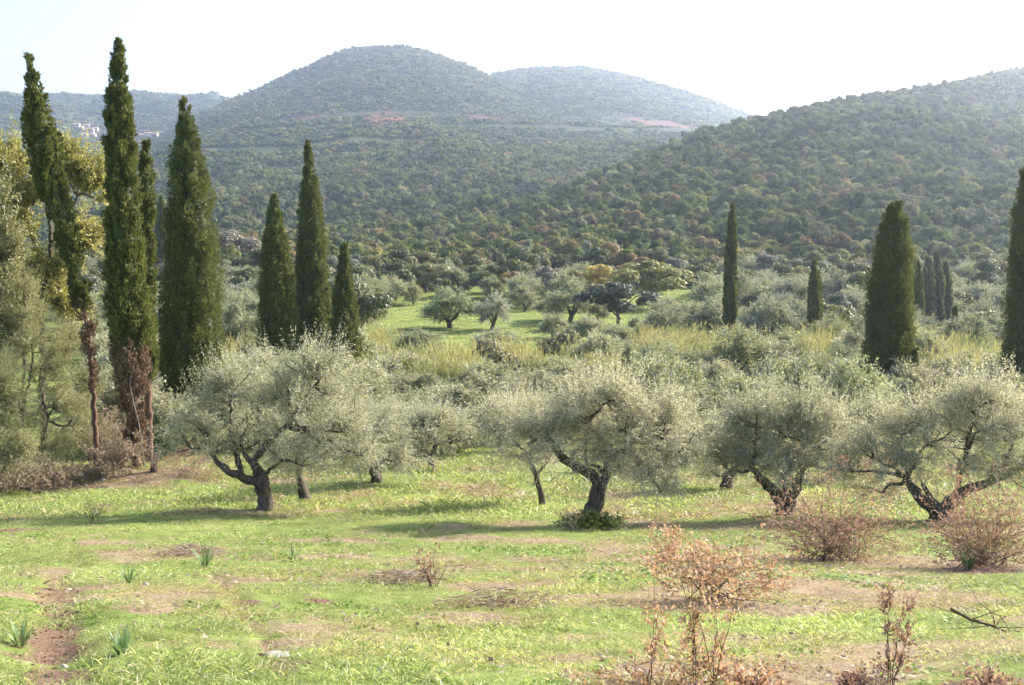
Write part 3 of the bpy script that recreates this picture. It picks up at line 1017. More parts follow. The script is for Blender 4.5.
olive('olive_tree', 'dense round olive with V shaped trunk behind the reddish bush', (786, 515),
      [[(786, 515, .24, 0), (785, 506, .22, 0), (782, 499, .18, 0), (774, 490, .15, 0), (764, 481, .12, -.1), (752, 468, .07, -.1)],
       [(787, 508, .18, 0), (793, 496, .15, .1), (799, 484, .12, .2), (806, 468, .07, .2)],
       [(783, 500, .09, 0), (788, 488, .06, .2), (783, 476, .05, .2)]],
      [(750, 440, 40, 36), (728, 452, 22, 26), (785, 418, 48, 34), (820, 435, 40, 34), (790, 450, 50, 28), (812, 408, 34, 24), (842, 452, 22, 22), (755, 410, 30, 22)],
      7, nb=108, per=40, K=20, upb=.2, droop=.5)
olive('olive_tree', 'shaded olive with thick low trunk half hidden behind the dense round olive', (726, 489),
      [[(726, 489, .20, 0), (727, 478, .18, 0), (734, 470, .14, 0), (742, 460, .08, 0)]],
      [(712, 440, 30, 28), (735, 425, 32, 30), (718, 462, 22, 16), (700, 424, 22, 20)], 8, nb=58, per=32, droop=.45)
olive('olive_tree', 'spreading pale olive with low forked limbs, beside the broad dark cypress', (943, 520),
      [[(943, 520, .25, 0), (941, 512, .22, 0), (934, 506, .18, 0), (922, 502, .14, -.1), (913, 492, .12, -.1), (908, 478, .07, 0)],
       [(943, 512, .19, 0), (951, 503, .16, 0), (958, 496, .14, .1), (972, 489, .12, .1), (990, 483, .10, .1), (1006, 478, .07, .1)],
       [(936, 508, .09, 0), (932, 498, .07, .2), (926, 485, .05, .3)],
       [(960, 496, .08, .1), (962, 480, .06, .2), (968, 462, .05, .2)]],
      [(872, 440, 34, 26), (850, 455, 22, 22), (900, 462, 36, 24), (930, 425, 50, 38), (975, 410, 48, 36), (1015, 420, 46, 40), (960, 452, 48, 30), (1010, 462, 40, 24), (905, 420, 30, 20), (880, 478, 20, 14), (1050, 440, 30, 40), (985, 388, 34, 16)],
      9, leaf='olive_pale', nb=132, per=39, K=20, upb=.2, droop=.6)

for _k, (_b, _lab, _lb) in enumerate((
        ((402, 466), 'low bushy olive filling the gap right behind the short stub trunk', [(392, 420, 34, 24), (415, 430, 28, 26), (385, 445, 24, 20)]),
        ((500, 452), 'pale olive half hidden behind the thin stemmed young olive', [(502, 412, 26, 20), (516, 424, 20, 18)]),
        ((683, 466), 'pale round olive in the gap between leaning and dense round olives', [(678, 420, 30, 26), (694, 436, 24, 24), (670, 396, 26, 18)]),
        ((860, 478), 'bushy olive in the gap between dense round and spreading pale olives', [(852, 425, 32, 28), (872, 412, 30, 24), (845, 450, 24, 20)]))):
    olive('olive_tree', _lab, _b, [[(*_b, .15, 0), (_b[0] + 1, _b[1] - 12, .12, 0), (_b[0] - 3, _b[1] - 24, .08, 0)]], _lb, 20 + _k, leaf='olive_leaf' if _k != 1 else 'olive_pale', nb=60, per=30, L=.095, W=.024, droop=.6)

# green suckers at the foot of the leaning olive
def shrub(name, label, cat, base, size, seed, stems, leafm, barkm, per=14, K=8, L=.05, W=.025, d=None, group=None, up=1.0, droop=.2, length=(.12, .3), spread=.5, stem_r=.008, fork=3, hp=1.0):
    """bush of forking stems; size = (width, height) in picture pixels"""
    g = hit(*base) if d is None else at(base[0], d)
    mpp = g[1] / F_PX
    w, h = size[0] * mpp, size[1] * mpp
    rng = np.random.default_rng(seed)
    t = thing(name, label, cat, g, 0, group)
    sm, br = MB(), []
    for i in range(stems):
        b = np.append(rng.normal(size=2) * w * .09 * (1 if stems > 1 else 0), -.03)
        a = rng.random() * 6.283
        q = np.sqrt(rng.random())
        top = np.array([math.cos(a) * q * w * spread, math.sin(a) * q * w * spread, h * (.22 + .78 * rng.random() ** hp) * (1 - .4 * q * q)])
        mid = b * .4 + top * .6 - np.array([top[0], top[1], 0]) * .15 + np.array([0, 0, h * .06]) + rng.normal(size=3) * .04 * w
        o = gnarl(rng, [b, mid, top], .006)
        sm.tube(o, np.linspace(stem_r, stem_r * .35, len(o)), 4, .1, rng)
        br.append((mid, top))
        for f in range(fork):
            j = rng.integers(len(o) // 3, len(o))
            e = o[j] + rng.normal(size=3) * np.array([.16 * w, .16 * w, .12 * h]) + np.array([0, 0, .06 * h])
            e[2] = max(e[2], .03)
            sm.tube(np.linspace(o[j], e, 3), np.linspace(stem_r * .5, stem_r * .2, 3), 3)
            br.append((o[j], e))
    link('stems', sm.mesh('stems', M[barkm]), t)
    cm = MB()
    spray_crown(cm, rng, br, per, K, L, W, length=length, droop=droop, upb=.3 * up, jit=.03 * w, out=.3)
    link('foliage', cm.mesh('foliage', M[leafm], False), t)
    return t


shrub('sucker_growth', 'low green sucker growth round the foot of the leaning olive', 'shrub', (590, 530), (52, 15), 31, 20, 'sucker', 'twig', per=14, L=.06, W=.035)
shrub('sucker_growth', 'few thin upright twigs beside the green suckers at the leaning olive', 'shrub', (572, 531), (30, 34), 32, 9, 'dry_brush', 'grey_twig', per=3, K=4, L=.04, W=.02)

# ------------------------------------------------------------------ cypresses
def cypress(label, axis, widths, d=None, base=None, seed=0, leafm='cypress', fill=1.0, card=.135, bare=0.0, group='cypress trees in the valley', name='cypress_tree', dead=None, plume=1.0, trunk_r=.16):
    """axis: (px, py) from foot to tip; widths: (row, half width in pixels) of the foliage"""
    g = at(axis[0][0], d) if base is None else hit(*base)
    mpp = g[1] / F_PX
    by = CY - F_PX * math.tan(math.atan2(g[2], g[1]) + PITCH)
    bx = axis[0][0]
    rng = np.random.default_rng(seed)
    t = thing(name, label, 'cypress', g, 0, group)
    ax = np.array([local(a, b, g) for a, b in axis], float)
    zt = ax[-1, 2]
    wz = np.array([(local(bx, r, g)[2], w * mpp) for r, w in widths], float)
    wz = wz[np.argsort(wz[:, 0])]
    tm = MB()
    o = gnarl(rng, np.vstack([[0, 0, -.15], ax[1:]]), .02)
    s = np.linspace(0, 1, len(o))
    o = o[:max(4, int(len(o) * .86))]; s = s[:len(o)]
    tm.tube(o, trunk_r * (1 - s) ** .8 + .01, 8, .12, rng)
    link('trunk', tm.mesh('trunk', M['cypress_bark']), t)

    def body(z0, z1, mname, part, n_plumes, k, density, hull=True):
        mb = MB()
        cx = lambda z: np.interp(z, ax[:, 2], ax[:, 0])
        rad = lambda z: np.interp(z, wz[:, 0], wz[:, 1])
        if hull:
            zz = np.linspace(z0, z1, 40)
            rr = np.maximum(rad(zz) * .66 * density * np.clip((z1 - zz) / 1.2, .15, 1), .01)
            m, sd = len(zz), 14
            an = np.arange(sd) * 6.2832 / sd
            rj = rr[:, None] * (1 + .3 * (rng.random((m, sd)) - .5))
            V = np.stack([cx(zz)[:, None] + rj * np.cos(an), rj * np.sin(an), np.repeat(zz[:, None], sd, 1)], -1).reshape(-1, 3)
            i, j = np.meshgrid(np.arange(m - 1), np.arange(sd), indexing='ij')
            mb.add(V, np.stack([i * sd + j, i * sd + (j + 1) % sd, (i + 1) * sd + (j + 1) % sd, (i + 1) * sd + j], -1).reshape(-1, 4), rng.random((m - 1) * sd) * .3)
        # plumes: upright spindles of scale-leaf sprays hugging the surface; more where the tree is wide
        zs = np.linspace(z0, z1, 400)
        wgt = rad(zs) + .22; cdf = np.cumsum(wgt); cdf /= cdf[-1]
        pz = np.interp(rng.random(n_plumes), cdf, zs)
        pa = rng.random(n_plumes) * 6.2832
        bmp = fbm(pa * 2.2 + seed, pz * 1.1, seed, 3)
        pr = rad(pz) * (.64 + .24 * rng.random(n_plumes)) * (1 + .22 * bmp)
        pl = np.clip(rad(pz) * 1.15, .42, 1.25) * (.6 + .7 * rng.random(n_plumes)) * plume
        pl = np.minimum(pl, (z1 - pz) * 1.1 + .22)
        od = np.stack([np.cos(pa), np.sin(pa), np.zeros(n_plumes)], 1)
        pc = np.stack([cx(pz) + pr * np.cos(pa), pr * np.sin(pa), pz - pl * .3], 1)
        up = nrm(UP + od * (.06 + .14 * rng.random((n_plumes, 1))) + rng.normal(size=(n_plumes, 3)) * .08)
        n = n_plumes * k
        s = rng.random((n_plumes, k)) ** .8
        sw = np.minimum(.21 * pl, .75 * rad(pz) + .025)[:, None] * np.sin(np.clip(s, .03, 1) * math.pi) ** .7 * (.35 + .65 * rng.random((n_plumes, k)))
        a2 = rng.random((n_plumes, k)) * 6.2832
        off = np.stack([np.cos(a2), np.sin(a2), np.zeros_like(a2)], -1)
        P = pc[:, None] + up[:, None] * (pl[:, None] * s)[..., None] + off * sw[..., None]
        A = nrm(up[:, None] * .9 + off * .45 + rng.normal(size=off.shape) * .3)
        N = nrm(np.cross(A, off + rng.normal(size=off.shape) * .5))
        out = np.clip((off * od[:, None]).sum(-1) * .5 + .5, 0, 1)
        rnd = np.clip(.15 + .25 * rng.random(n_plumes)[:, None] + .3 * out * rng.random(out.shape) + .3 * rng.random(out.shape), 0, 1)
        P = P.reshape(n, 3)
        ok = P[:, 2] < z1 + .06
        mb.leaves(P[ok], A.reshape(n, 3)[ok], N.reshape(n, 3)[ok], (card * (.6 + .8 * rng.random(n)))[ok], (card * .42 * (.7 + .6 * rng.random(n)))[ok], rnd.ravel()[ok])
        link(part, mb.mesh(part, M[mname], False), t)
    z0 = (by - widths[-1][0]) * mpp if widths[-1][0] > widths[0][0] else wz[0, 0]
    z0 = wz[0, 0]
    if dead is not None:
        zd = local(bx, dead, g)[2]
        body(z0, zd, 'cypress_dead', 'withered_skirt', int((130 if fill > .9 else 60) * fill), 60 if fill > .9 else 30, .75, fill > .9)
        z0 = zd - .3
    zz = np.linspace(z0, zt, 200)
    area = float(np.mean(np.interp(zz, wz[:, 0], wz[:, 1]))) * (zt - z0) * 6.28
    body(z0, zt, leafm, 'crown', int(np.clip(area * 12 * fill, 70, 1000)), 84 if card < .15 else 62 if card < .3 else 40, 1.0 if fill > .8 else .45, fill > .5)
    return t


cypress('tallest cypress, dark green with a bare reddish withered skirt low on its trunk', [(137, 467), (133, 420), (128, 300), (121, 180), (117, 42)],
        [(455, 7), (420, 11), (380, 17), (350, 19), (330, 21), (300, 18.5), (250, 16.5), (200, 15), (150, 13.5), (110, 12), (95, 9.5), (75, 6.5), (55, 3), (42, .6)], base=(137, 467), seed=51, dead=338)
cypress('slender olive green cypress spire tucked against the tallest cypress', [(148, 462), (148, 400), (146, 300), (145, 200), (146, 143)],
        [(380, 7), (330, 9), (260, 9), (220, 8.5), (190, 7), (165, 4.5), (143, .7)], d=42.2, seed=52)
cypress('broad dense cypress with pointed top standing behind the wide forked olive', [(192, 440), (192, 380), (192, 250), (187, 150), (184, 98)],
        [(428, 20), (400, 27), (370, 32), (340, 32), (300, 30), (250, 25.5), (210, 21), (180, 17), (150, 12.5), (125, 7.5), (108, 3), (98, .6)], d=58, seed=53)
cypress('short conical cypress, first of three rising behind the forked olive', [(278, 395), (278, 340), (276, 260), (274, 196)],
        [(395, 17), (360, 18.5), (330, 18), (300, 16.5), (270, 14), (245, 11), (225, 7.5), (208, 4), (196, .7)], d=82, seed=54, card=.2)
cypress('tall slim cypress, middle and highest of three behind the forked olive', [(314, 392), (313, 330), (311, 230), (308, 142)],
        [(392, 18), (350, 19.5), (320, 19), (280, 15.5), (250, 13), (220, 11), (195, 8.5), (170, 5), (155, 2.5), (142, .6)], d=88, seed=55, card=.2)
cypress('smallest narrow cypress, third and last of three behind the forked olive', [(345, 390), (345, 340), (344, 290), (344, 245)],
        [(390, 14), (355, 13.5), (330, 12.5), (300, 9.5), (280, 7), (262, 4), (245, .6)], d=84, seed=56, card=.2)
cypress('broad blunt topped dark cypress standing alone behind the spreading pale olive', [(884, 430), (887, 380), (890, 300), (896, 203)],
        [(425, 13), (405, 19), (385, 26), (350, 26), (300, 22), (260, 17.5), (240, 14), (225, 10.5), (213, 6.5), (205, 3), (199, .5)], d=64, seed=57)
cypress('tiny cypress shoot leaning out at the side of the broad dark cypress', [(908, 420), (910, 385), (916, 350)], [(415, 5), (385, 6), (365, 4), (350, .6)], d=63, seed=66, card=.15)
cypress('dark cypress cut by the edge of the picture, beside the spreading pale olive', [(1034, 428), (1034, 380), (1033, 280), (1030, 150)],
        [(425, 20), (390, 30), (340, 28), (300, 25), (250, 20), (210, 15), (180, 9), (160, 4), (150, .8)], d=62, seed=58)
cypress('very slim pale green cypress needle in front of the wooded hillside', [(729, 345), (730, 300), (731, 260), (733, 204)],
        [(338, 4.2), (315, 6), (290, 6), (260, 5), (230, 3.6), (212, 2), (204, .5)], d=116, seed=59, card=.24, trunk_r=.2)
cypress('short slim cypress with a double tip in front of the wooded hillside', [(814, 352), (814, 320), (814, 290), (814, 260)],
        [(345, 3.5), (325, 5.5), (300, 5.5), (285, 4.2), (275, 2.6), (260, .5)], d=118, seed=60, card=.24, trunk_r=.2)
cypress('second thin tip growing tight against the short slim double tipped cypress', [(818, 350), (818, 320), (818, 272)], [(340, 3), (310, 4), (290, 3), (272, .5)], d=118.5, seed=61, card=.22)
cypress('thin green cypress close behind the broad dark cypress', [(918, 352), (918, 310), (918, 262)], [(350, 4.5), (320, 5), (290, 4.5), (275, 3), (262, .6)], d=120, seed=62, card=.24)
cypress('bare reddish dying cypress snag between broad dark and thin green cypress', [(910, 352), (909, 310), (908, 250)], [(350, 4), (300, 3.5), (270, 2), (250, .4)], d=122, seed=63, card=.22, leafm='cypress_dead', fill=.6)
cypress('stubby dark cypress among yellow canes under the wooded hillside', [(955, 350), (955, 330), (955, 308)], [(348, 3.5), (330, 3.5), (315, 2.2), (307, .6)], d=122, seed=64, card=.22)
cypress('tiny far cypress needle beside the yellow autumn tree', [(626, 278), (626, 255), (626, 238)], [(277, 2.6), (262, 2.6), (248, 1.6), (238, .4)], d=232, seed=65, card=.4)
cypress('small far cypress seen between the tallest and the broad dense cypress', [(162, 262), (162, 230), (161, 197)], [(258, 5.5), (235, 5.5), (215, 4), (203, 2), (197, .5)], d=226, seed=67, card=.4)
cypress('tiny dark cypress at the hill foot above the bright meadow', [(391, 276), (391, 265), (391, 254)], [(275, 3), (266, 2.8), (259, 1.5), (254, .4)], d=228, seed=68, card=.4)
# leaning ragged cypress at the wood's edge
cypress('ragged leaning cypress with a long bare reddish trunk among the yellowing trees', [(97, 466), (94, 400), (88, 330), (72, 260), (52, 190), (38, 120), (29, 56)],
        [(395, 2), (360, 4), (330, 6), (300, 9), (270, 10), (235, 11), (200, 12.5), (175, 14), (150, 16), (125, 14.5), (100, 9), (80, 5.2), (65, 2.4), (54, .4)], base=(97, 466), seed=69, fill=.82, trunk_r=.10, dead=300)
for k, (px, w, top) in enumerate(((928, 6, 258), (937, 6.5, 250), (946, 5.5, 262))):
    cypress('grey thinly leaved poplar, %s in the tight clump of three behind the broad dark cypress' % ('shortest', 'tallest', 'outermost')[k], [(px, 352), (px, 300), (px, top)],
            [(350, w * .8), (320, w), (290, w), (270, w * .7), (top, .8)], d=124 + k, seed=70 + k, card=.26, leafm='poplar_leaf', fill=.55, name='poplar_tree', group='poplars behind the broad dark cypress')
for _o in COL.objects:
    if _o.name.startswith('poplar_tree'):
        _o['category'] = 'poplar'

# stump and dead climbing stem by the tallest cypress
def dead_wood(name, label, cat, pts, d_ref, rad, seed, m='olive_bark', twigs=0):
    g = hit(*d_ref)
    mpp = g[1] / F_PX
    rng = np.random.default_rng(seed)
    mb = MB()
    o = gnarl(rng, [((a - d_ref[0]) * mpp, dd, (d_ref[1] - b) * mpp) for a, b, dd in pts], .008)
    mb.tube(o, np.linspace(rad[0], rad[1], len(o)), 8, .15, rng)
    for i in range(twigs):
        j = rng.integers(len(o) // 4, len(o))
        e = o[j] + np.array([rng.normal() * .22, rng.normal() * .22, abs(rng.normal()) * .10])
        mb.tube(np.linspace(o[j], e, 4) + rng.normal(size=(4, 3)) * .015, np.linspace(rad[1] * .8, rad[1] * .25, 4), 4)
    ob = link(name, mb.mesh(name, M[m]))
    ob.location = g
    return tag(ob, label, cat)


dead_wood('stump', 'dark leaning post-like stump beside the tallest cypress', 'stump', [(154, 473, 0), (153, 466, 0), (156, 456, .05), (158, 450, .05)], (154, 472), (.14, .11), 81)
dead_wood('climbing_stem', 'pale bare climber stem hanging down the withered trunk of the tallest cypress', 'climber', [(147, 466, -.3), (145, 425, -.55), (138, 385, -.75), (140, 365, -.75), (134, 345, -.7)], (147, 466), (.03, .02), 82, 'grey_twig')
dead_wood('fallen_branch', 'dead grey branch lying on the dry bank under the feathery bushes', 'branch', [(18, 486, 0), (30, 490, .1), (42, 494, 0), (56, 492, -.1)], (38, 494), (.06, .03), 83, 'olive_bark', 7)
dead_wood('fallen_branch', 'dark twiggy branch lying in the grass below the reddish bush, near the picture edge', 'branch', [(955, 612, .1), (975, 618, .1), (995, 628, 0), (1018, 636, 0), (1035, 645, 0)], (995, 634), (.012, .006), 84, 'twig', 26)

# ------------------------------------------------------------------ trees and bushes at the wood's edge (left of the view)
def leafy_tree(name, label, cat, base, d, limbs, lobes, seed, leafm, barkm, nb, per, K, L, W, droop, upb, group=None, depth=.8, length=(.3, .7)):
    t = olive(name, label, base, limbs, lobes, seed, leafm, nb, per, K, L, W, droop, upb, group, d, depth, 0)
    t['category'] = cat
    for c in t.children:
        if not c.name.startswith('crown'):
            c.data.materials[0] = M[barkm]
    return t


leafy_tree('deciduous_tree', 'tall yellowing tree with thin crooked dark trunk beside the ragged leaning cypress', 'tree', (46, 455), 47,
           [[(46, 455, .17, 0), (42, 400, .15, 0), (42, 340, .13, 0), (42, 300, .12, 0), (49, 262, .10, .1), (50, 230, .08, .1), (44, 195, .05, 0)],
            [(43, 300, .08, 0), (36, 255, .06, .3), (24, 225, .05, .3), (16, 205, .03, .3)], [(49, 250, .06, 0), (62, 225, .05, .2), (75, 195, .04, .3)], [(44, 330, .06, 0), (28, 280, .05, -.2), (12, 262, .03, -.2)]],
           [(78, 178, 26, 30), (92, 192, 16, 22), (60, 160, 20, 16), (12, 165, 26, 30), (35, 200, 28, 22), (82, 240, 20, 28), (45, 265, 30, 26), (20, 225, 24, 24), (8, 290, 24, 30), (60, 300, 24, 22)],
           91, 'yellow_leaf', 'olive_bark', 130, 30, 12, .13, .075, .35, .2)
leafy_tree('deciduous_tree', 'dull green broad tree at the picture edge below the yellowing tree', 'tree', (-22, 470), 44,
           [[(-22, 470, .18, 0), (-18, 400, .15, 0), (-8, 330, .1, 0), (2, 290, .06, 0)]],
           [(-12, 215, 30, 40), (-5, 270, 34, 34), (10, 250, 18, 30), (-10, 330, 34, 34), (12, 268, 12, 20)], 92, 'feather', 'olive_bark', 80, 24, 14, .12, .05, .4, .2)
for k, (bx, by, lob, lab) in enumerate((
        ((28), 478, [(20, 330, 34, 34), (5, 380, 34, 40), (42, 360, 36, 36), (55, 400, 40, 34), (20, 430, 42, 30), (48, 446, 40, 26), (12, 458, 36, 20), (70, 420, 24, 30), (30, 300, 26, 20)], 'big grey green feathery bush, tallest at the wood edge'),
        ((92), 474, [(88, 395, 20, 24), (75, 440, 26, 22), (98, 440, 18, 20), (65, 350, 20, 22)], 'feathery bush crowding the ragged cypress trunk'),
        ((-8), 500, [(-12, 420, 34, 40), (12, 450, 26, 22), (-5, 380, 26, 24)], 'feathery bush cut by the picture edge under the wood'))):
    leafy_tree('feathery_shrub', lab, 'shrub', (bx, by), (44, 49, 37)[k],
               [[(bx, by, .10, 0), (bx - 3, by - 25, .08, 0), (bx - 6, by - 60, .05, 0)], [(bx, by - 5, .07, 0), (bx + 12, by - 35, .05, .2), (bx + 18, by - 60, .04, .2)]],
               lob, 94 + k, 'feather', 'olive_bark', 130 if k == 0 else 60, 36, 22, .11, .015, .35, .15, 'feathery bushes at the wood edge')
shrub('bramble', 'brown dry bramble patch under the feathery bushes', 'bramble', (30, 486), (120, 26), 101, 30, 'dry_brush', 'twig', per=12, K=8, L=.07, W=.03, hp=1.4)
shrub('bramble', 'pale dead stalks at the foot of the ragged leaning cypress', 'bramble', (84, 482), (56, 24), 106, 16, 'dry_brush', 'grey_twig', per=8, K=8, L=.06, W=.025)
shrub('bramble', 'dry brown bramble round the foot of the tallest cypress', 'bramble', (122, 474), (60, 42), 102, 20, 'dry_brush', 'twig', per=12, K=8, L=.07, W=.03)
shrub('bramble', 'mauve brown leafless thicket between stump and wide forked olive', 'bramble', (192, 476), (80, 36), 103, 28, 'dry_red', 'grey_twig', per=7, K=7, L=.05, W=.02)
shrub('leafy_shrub', 'fresh green leafy bush behind the stump and tallest cypress', 'shrub', (158, 458), (44, 46), 104, 16, 'sucker', 'twig', per=14, K=9, L=.10, W=.06)
shrub('bramble', 'greyish brown scrub behind the trunks of the tallest cypress', 'bramble', (112, 462), (70, 70), 105, 24, 'dry_brush', 'twig', per=12, K=9, L=.07, W=.03, d=45)

# ------------------------------------------------------------------ dry bushes and plants in the foreground
shrub('dry_bush', 'orange brown oak sapling bush, leafy clump nearest the middle of the meadow', 'bush', (715, 602), (165, 100), 111, 36, 'dry_orange', 'twig', per=4, K=6, L=.042, W=.02, length=(.06, .16), spread=.48, hp=2.2, stem_r=.005)
shrub('dry_bush', 'upper orange sprig rising over the leafy sapling clump beside the leaning olive', 'bush', (668, 572), (44, 82), 112, 7, 'dry_orange', 'twig', per=7, K=6, L=.042, W=.022, length=(.06, .15), spread=.6)
shrub('dry_bush', 'reddish brown twiggy bush in front of the dense round olive', 'bush', (832, 560), (150, 120), 113, 84, 'dry_red', 'twig', per=4, K=7, L=.042, W=.018, length=(.08, .24), spread=.52, hp=3.2, stem_r=.006)
shrub('dry_bush', 'dark reddish bush with tall wands before the spreading pale olive', 'bush', (984, 566), (125, 122), 114, 80, 'dry_red', 'twig', per=4, K=7, L=.042, W=.018, length=(.08, .24), spread=.52, hp=3.2, stem_r=.006)
shrub('dry_bush', 'single tall reddish wand rising through the spreading pale olive', 'bush', (958, 548), (20, 118), 115, 4, 'dry_red', 'twig', per=10, K=7, L=.05, W=.024, length=(.06, .14), spread=.4)
for k, (px, py, w, h, st, lab) in enumerate((
        (648, 690, 30, 120, 2, 'thin brown sapling with few leaves, outermost of the front saplings'), (697, 692, 22, 150, 2, 'tallest thin brown sapling of those at the front'),
        (716, 692, 44, 125, 3, 'forked brown sapling next to the tallest front sapling'), (893, 686, 34, 92, 4, 'short reddish sapling by itself at the front below the reddish bush'))):
    shrub('dry_sapling', lab, 'sapling', (px, py), (w, h), 121 + k, st, 'dry_orange' if k < 3 else 'dry_red', 'twig', per=5, K=5, L=.028, W=.014, length=(.04, .11), spread=.5, stem_r=.004, fork=6, hp=.3, group='brown saplings at the front')
shrub('dry_bush', 'low orange leafy sprouts at the feet of the front saplings', 'bush', (668, 694), (180, 40), 126, 26, 'dry_orange', 'twig', per=2, K=5, L=.032, W=.017, length=(.04, .10), stem_r=.003)
shrub('dry_bush', 'small orange leafy sprout between front saplings and the lone short sapling', 'bush', (752, 694), (60, 28), 127, 12, 'dry_orange', 'twig', per=2, K=5, L=.032, W=.017, length=(.04, .10))
shrub('dry_bush', 'tiny rusty sprout at the foot of the lone short sapling', 'bush', (862, 692), (44, 16), 128, 10, 'dry_red', 'twig', per=2, K=5, L=.03, W=.016, length=(.04, .10))
shrub('dry_bush', 'tiny rusty sprout below the dark twiggy fallen branch', 'bush', (985, 692), (60, 18), 129, 12, 'dry_red', 'twig', per=2, K=5, L=.03, W=.016, length=(.04, .10))
shrub('twiggy_plant', 'bare dark twiggy plant standing on the heap of dry brush', 'plant', (431, 588), (40, 62), 131, 8, 'dry_red', 'twig', per=2, K=3, L=.035, W=.025, length=(.03, .07), spread=.55, stem_r=.006, fork=4)
shrub('dry_weed', 'leafless dry weed stalk in front of the dry bank', 'plant', (92, 523), (26, 34), 132, 6, 'dry_brush', 'twig', per=3, K=4, L=.04, W=.02, length=(.05, .1))


def brush_heap(label, base, w, h, seed, n=420, m='dry_grass_heap'):
    """heap of dead stalks lying across one another"""
    g = hit(*base)
    mpp = g[1] / F_PX
    rng = np.random.default_rng(seed)
    mb = MB()
    W, H = w * mpp * 1.25, h * mpp * .7
    a, q = rng.random(n) * 6.283, rng.random(n) ** .8
    P = np.stack([np.cos(a) * q * W * .5, np.sin(a) * q * W * .5, H * (1 - q ** 1.6) * rng.random(n)], 1)
    b = rng.random(n) * 6.283
    D = nrm(np.stack([np.cos(b), np.sin(b), rng.normal(size=n) * .25], 1))
    L = .14 + .28 * rng.random(n)
    N = nrm(np.cross(D, rng.normal(size=(n, 3))))
    mb.leaves(P - D * L[:, None] * .5, D, N, L, .006 + .008 * rng.random(n), rng.random(n))
    o = link('brush_heap', mb.mesh('brush_heap', M['dry_brush']))
    o.location = g
    return tag(o, label, 'brush heap')


brush_heap('heap of pinkish dead stalks under the bare dark twiggy plant', (402, 584), 84, 16, 141, 700)
brush_heap('mound of pale dry stalks in front of the wide forked olive', (188, 556), 60, 18, 142, 600)
brush_heap('thin litter of straw stalks in the grass right of the bare twiggy plant', (500, 606), 110, 7, 143, 500)


def strap_clump(label, base, h, n, seed):
    g = hit(*base)
    mpp = g[1] / F_PX
    rng = np.random.default_rng(seed)
    mb = MB()
    for i in range(n):
        a = rng.random() * 6.283
        l = h * mpp * (.6 + .6 * rng.random())
        dr = .25 + .6 * rng.random()
        o = np.array([math.cos(a), math.sin(a), 0])
        q = np.linspace(0, 1, 6)[:, None]
        P = o * .02 + o * q * l * dr * .7 + UP * (q * l - dr * .55 * l * q ** 2)
        sd = np.cross(o, UP) * (.011 * (1.05 - q ** 2))
        V = np.concatenate([P - sd, P + sd])
        k = np.arange(5)
        mb.add(V, np.stack([k, k + 1, k + 7, k + 6], -1), np.full(5, rng.random()))
    ob = link('asphodel', mb.mesh('asphodel', M['asphodel']))
    ob.location = g
    return tag(ob, label, 'plant', 'asphodel clumps in the meadow')


for b, h, n, lab in (((129, 583), 24, 22, 'blue green strap leaved clump above the deep rut'), ((122, 655), 34, 24, 'blue green strap leaved clump with drooping leaves, between the two ruts'),
                     ((20, 648), 34, 22, 'blue green strap leaved clump at the picture edge beside the deep rut'), ((205, 568), 34, 26, 'dark green strap leaved clump in front of the mound of stalks'),
                     ((968, 570), 36, 30, 'blue green strap leaved clump at the foot of the dark reddish bush'), ((292, 562), 22, 20, 'small green strap leaved clump beyond the shallow rut')):
    strap_clump(lab, b, h, n, 150 + b[0])


def stone(label, base, w, h, seed, m='stone'):
    g = hit(*base)
    mpp = g[1] / F_PX
    rng = np.random.default_rng(seed)
    V, Fc = ico(3)
    d = 1 + .35 * fbm(V[:, 0] * 1.6 + seed, V[:, 1] * 1.6 + V[:, 2] * 1.3, seed, 3)
    mb = MB()
    mb.add(V * d[:, None] * np.array([w * mpp * .5, w * mpp * .38, h * mpp * .6]), Fc)
    o = link('stone', mb.mesh('stone', M[m]))
    o.location = g + np.array([0, 0, h * mpp * .15])
    return tag(o, label, 'stone', 'stones in the meadow')


for b, w, h, lab in (((277, 658), 26, 9, 'flat pale stone in the shallow rut'), ((146, 586), 6, 5, 'small whitish stone by the head of the deep rut'), ((103, 482), 7, 5, 'pale stone on the grassy bank below the cypresses'),
                     ((240, 612), 9, 6, 'small grey stone beside the shallow rut'), ((64, 668), 8, 5, 'little stone down in the deep rut')):
    stone(lab, b, w, h, 160 + b[0])

